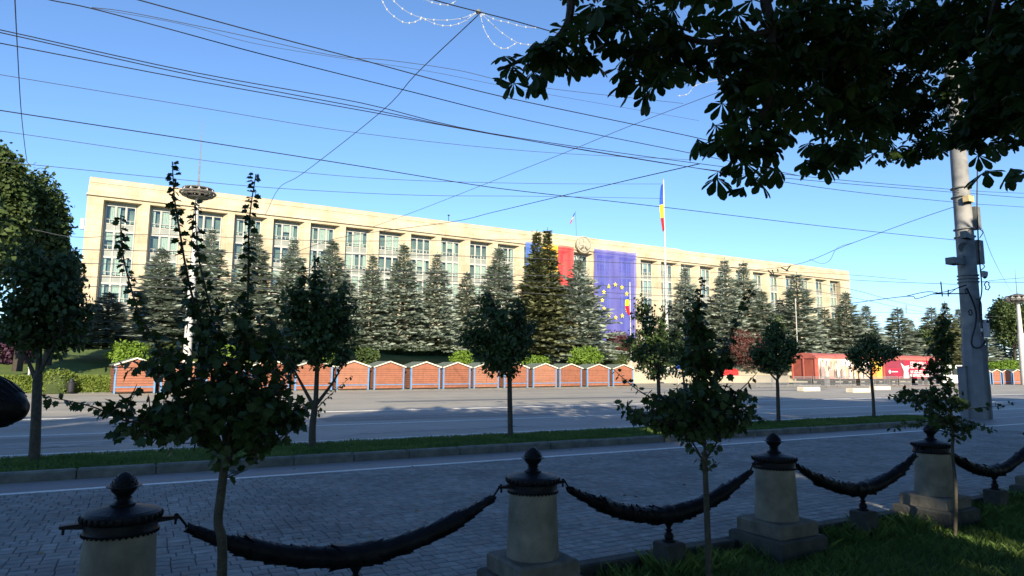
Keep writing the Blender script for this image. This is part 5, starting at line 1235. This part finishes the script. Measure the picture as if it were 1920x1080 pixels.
# ================================================================== WIRES
def wire(label, pts, Y, r=.010, m='cable', name='overhead_wire', grp=None, k=5):
    v = [P(p[0], p[1], p[2] if len(p) > 2 else Y) for p in pts]; b = MB(); b.tube(catmull(v, k), r, M[m], 5); o = b.build(name); return tag(o, label, 'wire', grp)
YP_ = 12.3
wire('upper black wire of the close trio running from the left edge to the pole', [(-40, 51), (0, 56), (365, 136), (677, 193), (920, 250), (1312, 307), (1560, 336), (1806, 357)], YP_, .009)
wire('middle black wire of the close trio running from the left edge to the pole', [(-40, 56), (0, 61), (365, 142), (700, 206), (920, 251), (1312, 316), (1560, 342), (1806, 362)], YP_, .009)
wire('lowest black wire of the close trio running from the left edge to the pole', [(-40, 75), (0, 81), (365, 151), (700, 211), (1000, 265), (1448, 338), (1620, 362), (1808, 381)], YP_, .009)
wire('wire right of the pole at box height, top one', [(1808, 357), (1860, 360), (1960, 364)], YP_, .008); wire('wire right of the pole at box height, second one', [(1812, 362), (1870, 367), (1960, 374)], YP_, .010)
wire('wire right of the pole at box height, lowest one', [(1815, 382), (1870, 385), (1960, 391)], YP_, .008)
wire('long black wire leaving the top edge near the left corner and crossing the sky', [(60, -12), (94, 0), (172, 16), (330, 58), (500, 104), (755, 168), (1000, 228), (1309, 290), (1500, 330)], 14, .011)
wire('twisted black wire leaving the top edge left of centre', [(230, -8), (260, 0), (510, 68), (677, 112), (855, 160), (1000, 194), (1287, 254), (1420, 285)], 13.5, .012)
wire('thin wire branching beside the twisted black one', [(172, 14), (248, 24), (448, 65), (625, 104), (729, 113), (860, 132), (1000, 162), (1281, 194)], 16, .008, 'thin')
wire('faint dropping wire just under the twisted black one', [(172, 15), (340, 45), (470, 80), (620, 106), (800, 133), (1000, 172), (1310, 226)], 17, .006, 'thin')
wire('faint thin wire low across the left sky', [(-40, 134), (0, 140), (365, 200), (677, 250), (1000, 284), (1300, 300)], 22, .010, 'thin')
wire('black wire crossing the mast spike from the left edge', [(-40, 200), (0, 207), (365, 263), (677, 312), (885, 346), (1000, 361), (1240, 388), (1550, 425), (1810, 452)], 15, .011)
wire('faint wire below the one crossing the mast spike', [(-40, 243), (10, 247), (469, 312), (729, 336), (1000, 344), (1240, 345)], 24, .010, 'thin')
wire('faint wire just above the roofline at the left', [(-40, 300), (83, 311), (300, 333), (521, 353), (781, 366), (1000, 368), (1240, 372)], 26, .011, 'thin')
wire('diagonal wire from the light string hub down to the roof', [(897, 28, 10), (781, 138, 13), (713, 211, 16), (568, 325, 22), (523, 353, 26), (498, 402, 32)], 0, .010, 'thin')
wire('span wire running from the pole down to the trolley fittings', [(1803, 383, 12.3), (1710, 414.6, 14), (1584, 461, 17), (1481, 498.6, 21), (1330, 512, 26)], 0, .011)
wire('dangling loose wire under the span wire by the pole', [(1600, 455, 17), (1570, 465, 17), (1556, 488, 17.5), (1540, 494, 18), (1518, 486, 18)], 0, .008, 'thin')
wire('long rising diagonal wire crossing the middle of the sky', [(1349, 172, 14), (1179, 237, 17), (1050, 290, 20), (920, 341, 24), (790, 392, 28), (700, 425, 32)], 0, .010, 'thin')
wire('rising diagonal wire ending on the roofline left of the double spruce', [(1312, 307, 13), (1157, 342.6, 18), (1000, 380, 24), (920, 399, 28), (841, 417, 32), (650, 443, 40), (560, 470, 44)], 0, .015)
wire('near vertical wire at the left edge of the sky', [(27, -20, 12), (32, 80, 16), (39, 200, 20), (46, 270, 24), (51, 305, 27)], 0, .010, 'thin')
wire('dark cable at the top edge carrying the light strings', [(800, -4), (850, 10), (897, 22), (960, 38), (1027, 57), (1100, 78)], 10, .010)
for i, (q, Y, lb) in enumerate((([(148, 468), (500, 475), (900, 481), (1191, 494), (1400, 502)], 27, 'first trolley wire from the top across the facade'), ([(148, 494), (500, 500), (900, 514), (1191, 520), (1330, 521)], 27, 'second trolley wire from the top across the facade'),
        ([(148, 519), (500, 524), (900, 530), (1191, 552), (1420, 560)], 29, 'third trolley wire from the top across the facade'), ([(148, 537), (500, 541), (900, 545), (1191, 562), (1420, 572)], 30, 'fourth trolley wire from the top across the facade'),
        ([(640, 508), (900, 522), (1191, 538), (1420, 548)], 29, 'short trolley wire starting behind the second street tree'), ([(60, 430), (150, 445), (300, 440), (640, 452), (1000, 448)], 34, 'thin sagging wire across the upper windows at the left'))):
    wire(lb, q, Y, .014, 'thin')
wire('black feeder cable reaching the pole bracket from the left', [(1400, 585, 24), (1516, 580, 20), (1594, 569, 17), (1700, 555.5, 14), (1718, 560, 13.6), (1750, 551, 13), (1776, 546, 12.6), (1812, 535, 12.2)], 0, .014)
wire('second cable looping up to the pole above the bracket', [(1700, 555, 14), (1740, 547, 13.2), (1775, 551, 12.7), (1795, 540, 12.3), (1812, 534, 12.1)], 0, .014)
wire('thin horizontal wire right of the facade ending at the pole', [(1420, 512, 30), (1594, 524.7, 22), (1764, 532, 15), (1816, 533, 12.3)], 0, .010, 'thin')
wire('upper thin wire right of the facade with a small insulator', [(1400, 505, 34), (1594, 515.5, 30), (1700, 524.7, 28)], 0, .014, 'thin')
wire('descending trolley wire from the facade corner toward the pole foot', [(1450, 520, 30), (1594, 542, 30), (1691, 568, 36), (1778, 583, 44), (1850, 592, 50)], 0, .018, 'thin')
wire('lower descending trolley wire beyond the first', [(1450, 535, 30), (1594, 557, 32), (1732, 585, 42), (1860, 598, 52)], 0, .018, 'thin')
wire('faint level wire over the distant spruces', [(1590, 585, 40), (1700, 587, 40), (1880, 594, 44)], 0, .018, 'thin')
wire('wire leaving the pole to the right edge at camera height', [(1842, 529), (1880, 529), (1960, 530)], YP_, .009); wire('thin rising wire from the pole to the right edge', [(1842, 528), (1880, 524), (1960, 518)], YP_, .007, 'thin')
wire('slanting thin wire from the upper cabinet down to the distant mast', [(1842, 430, 12.3), (1860, 480, 16), (1881, 521, 24), (1897, 549, 34)], 0, .009, 'thin')
br = thing('trolley_bracket', 'thin black bracket arm carrying trolley wires left of the pole', 'bracket')
b = MB(); b.tube([P(1750, 551, 12.4), P(1812, 550.5, 12.2)], .022, M['cable'], 6); b.build('arm', br)
for x in (1767, 1778): b = MB(); b.tube([P(x-3 if x == 1767 else x, 528 if x == 1767 else 543, 12.4), P(x, 556, 12.4)], .02, M['cable'], 5); b.build('hanger', br)
ft = thing('trolley_fittings', 'black trolley wire fittings against the facade right of the spruces', 'fitting')
for x0, y0, x1, y1 in ((1440, 507, 1452, 518), (1448, 506, 1452, 518), (1458, 504, 1459, 510), (1465, 502, 1478, 508), (1474, 508, 1482, 498)):
    b = MB(); b.tube([P(x0, y0, 22), P(x1, y1, 22)], .03, M['cable'], 5); b.build('clamp', ft)
wh = thing('trolley_hangers', 'two small hangers on the trolley wires above the distant spruces', 'fitting')
for x, y0, y1 in ((1699, 571, 587), (1693, 581, 588)): b = MB(); b.tube([P(x, y0, 36), P(x, y1, 36)], .03, M['cable'], 5); b.build('hanger', wh)
# light strings
ls = [('outer left string of small lights sagging at the top edge', [(716, 0), (729, 22), (755, 41), (775, 42), (792, 34)]), ('middle left string of small lights up to the hub', [(734, -2), (760, 20), (790, 33), (830, 38), (870, 33), (897, 21)]),
      ('lower left string of small lights hanging from the hub', [(792, 34), (820, 46), (845, 48), (870, 40), (897, 21)]), ('string of small lights dropping right of the hub', [(900, 24), (909, 57), (927, 83), (948, 91), (969, 80)]),
      ('second string of small lights right of the hub ending at the leaves', [(900, 24), (920, 42), (942, 62), (971, 80), (995, 84), (1020, 86)]), ('short string of small lights close under the dark cable', [(902, 24), (930, 37), (953, 42), (980, 50), (1010, 52)]),
      ('faint string of small lights seen between the chestnut leaves', [(1270, 180), (1290, 176), (1305, 160), (1340, 152), (1375, 148)]), ('short string of small lights at the top edge left of the hub', [(790, -4), (815, 6), (840, 9), (855, 2)])]
for lb, q in ls:
    v = catmull([P(x, y_, 10.2) for x, y_ in q], 5); th = thing('light_string', lb, 'string lights', 'unlit light strings around the hub'); b = MB(); b.tube(v, .0055, M['string'], 4); b.build('cord', th)
    b = MB()
    for k, p in enumerate(v[1::3]): b.lathe([(.001, -.03), (.014, -.015), (.012, .01), (.001, .02)], M['string'], 6, c=p[:])
    tag(b.build('bulbs', th), kind='stuff')
b = MB(); c = P(897, 22, 10.1); b.lathe([(.01, -.05), (.05, -.02), (.05, .02), (.01, .05)], M['greybox'], 10, c=c[:]); tag(b.build('wire_hub'), 'small junction hub where the light strings meet the dark cable', 'fitting')

# ================================================================== UNIDENTIFIED DARK OBJECT AT THE LEFT EDGE, FORM AND STAND INVENTED
oc = PD(-28, 752, 1.55); on = thing('iron_lantern', 'dark rounded ribbed iron lantern end cut off by the left edge', 'lantern', None, oc)
om = Matrix.Rotation(-YAW, 4, 'Z') @ Matrix.Rotation(R(14), 4, 'Y') @ Matrix.Rotation(R(90), 4, 'Y')
b = MB(); b.lathe([(.01, -.16), (.045, -.15), (.060, -.08), (.060, -.01), (.053, .035), (.040, .070), (.024, .092), (.003, .102)], M['iron'], 36, mtx=om); b.build('shell', on, 60)
for k in range(20):
    a = 2*math.pi*k/20; q = [om @ Vector((r*math.cos(a+z*1.5), r*math.sin(a+z*1.5), z)) for r, z in ((.060, -.08), (.061, -.01), (.054, .035), (.041, .070))]
    b = MB(); b.tube(q, [.004, .006, .005, .002], M['iron'], 5); b.build('rib', on)
b = MB(); b.tube([om @ Vector((0, 0, -.13)), om @ Vector((0, 0, -.3)), Vector((-.26, -.05, -.3)), Vector((-.28, -.06, -oc.z-.1))], [.03, .025, .025, .035], M['iron'], 8); b.build('stand', on)
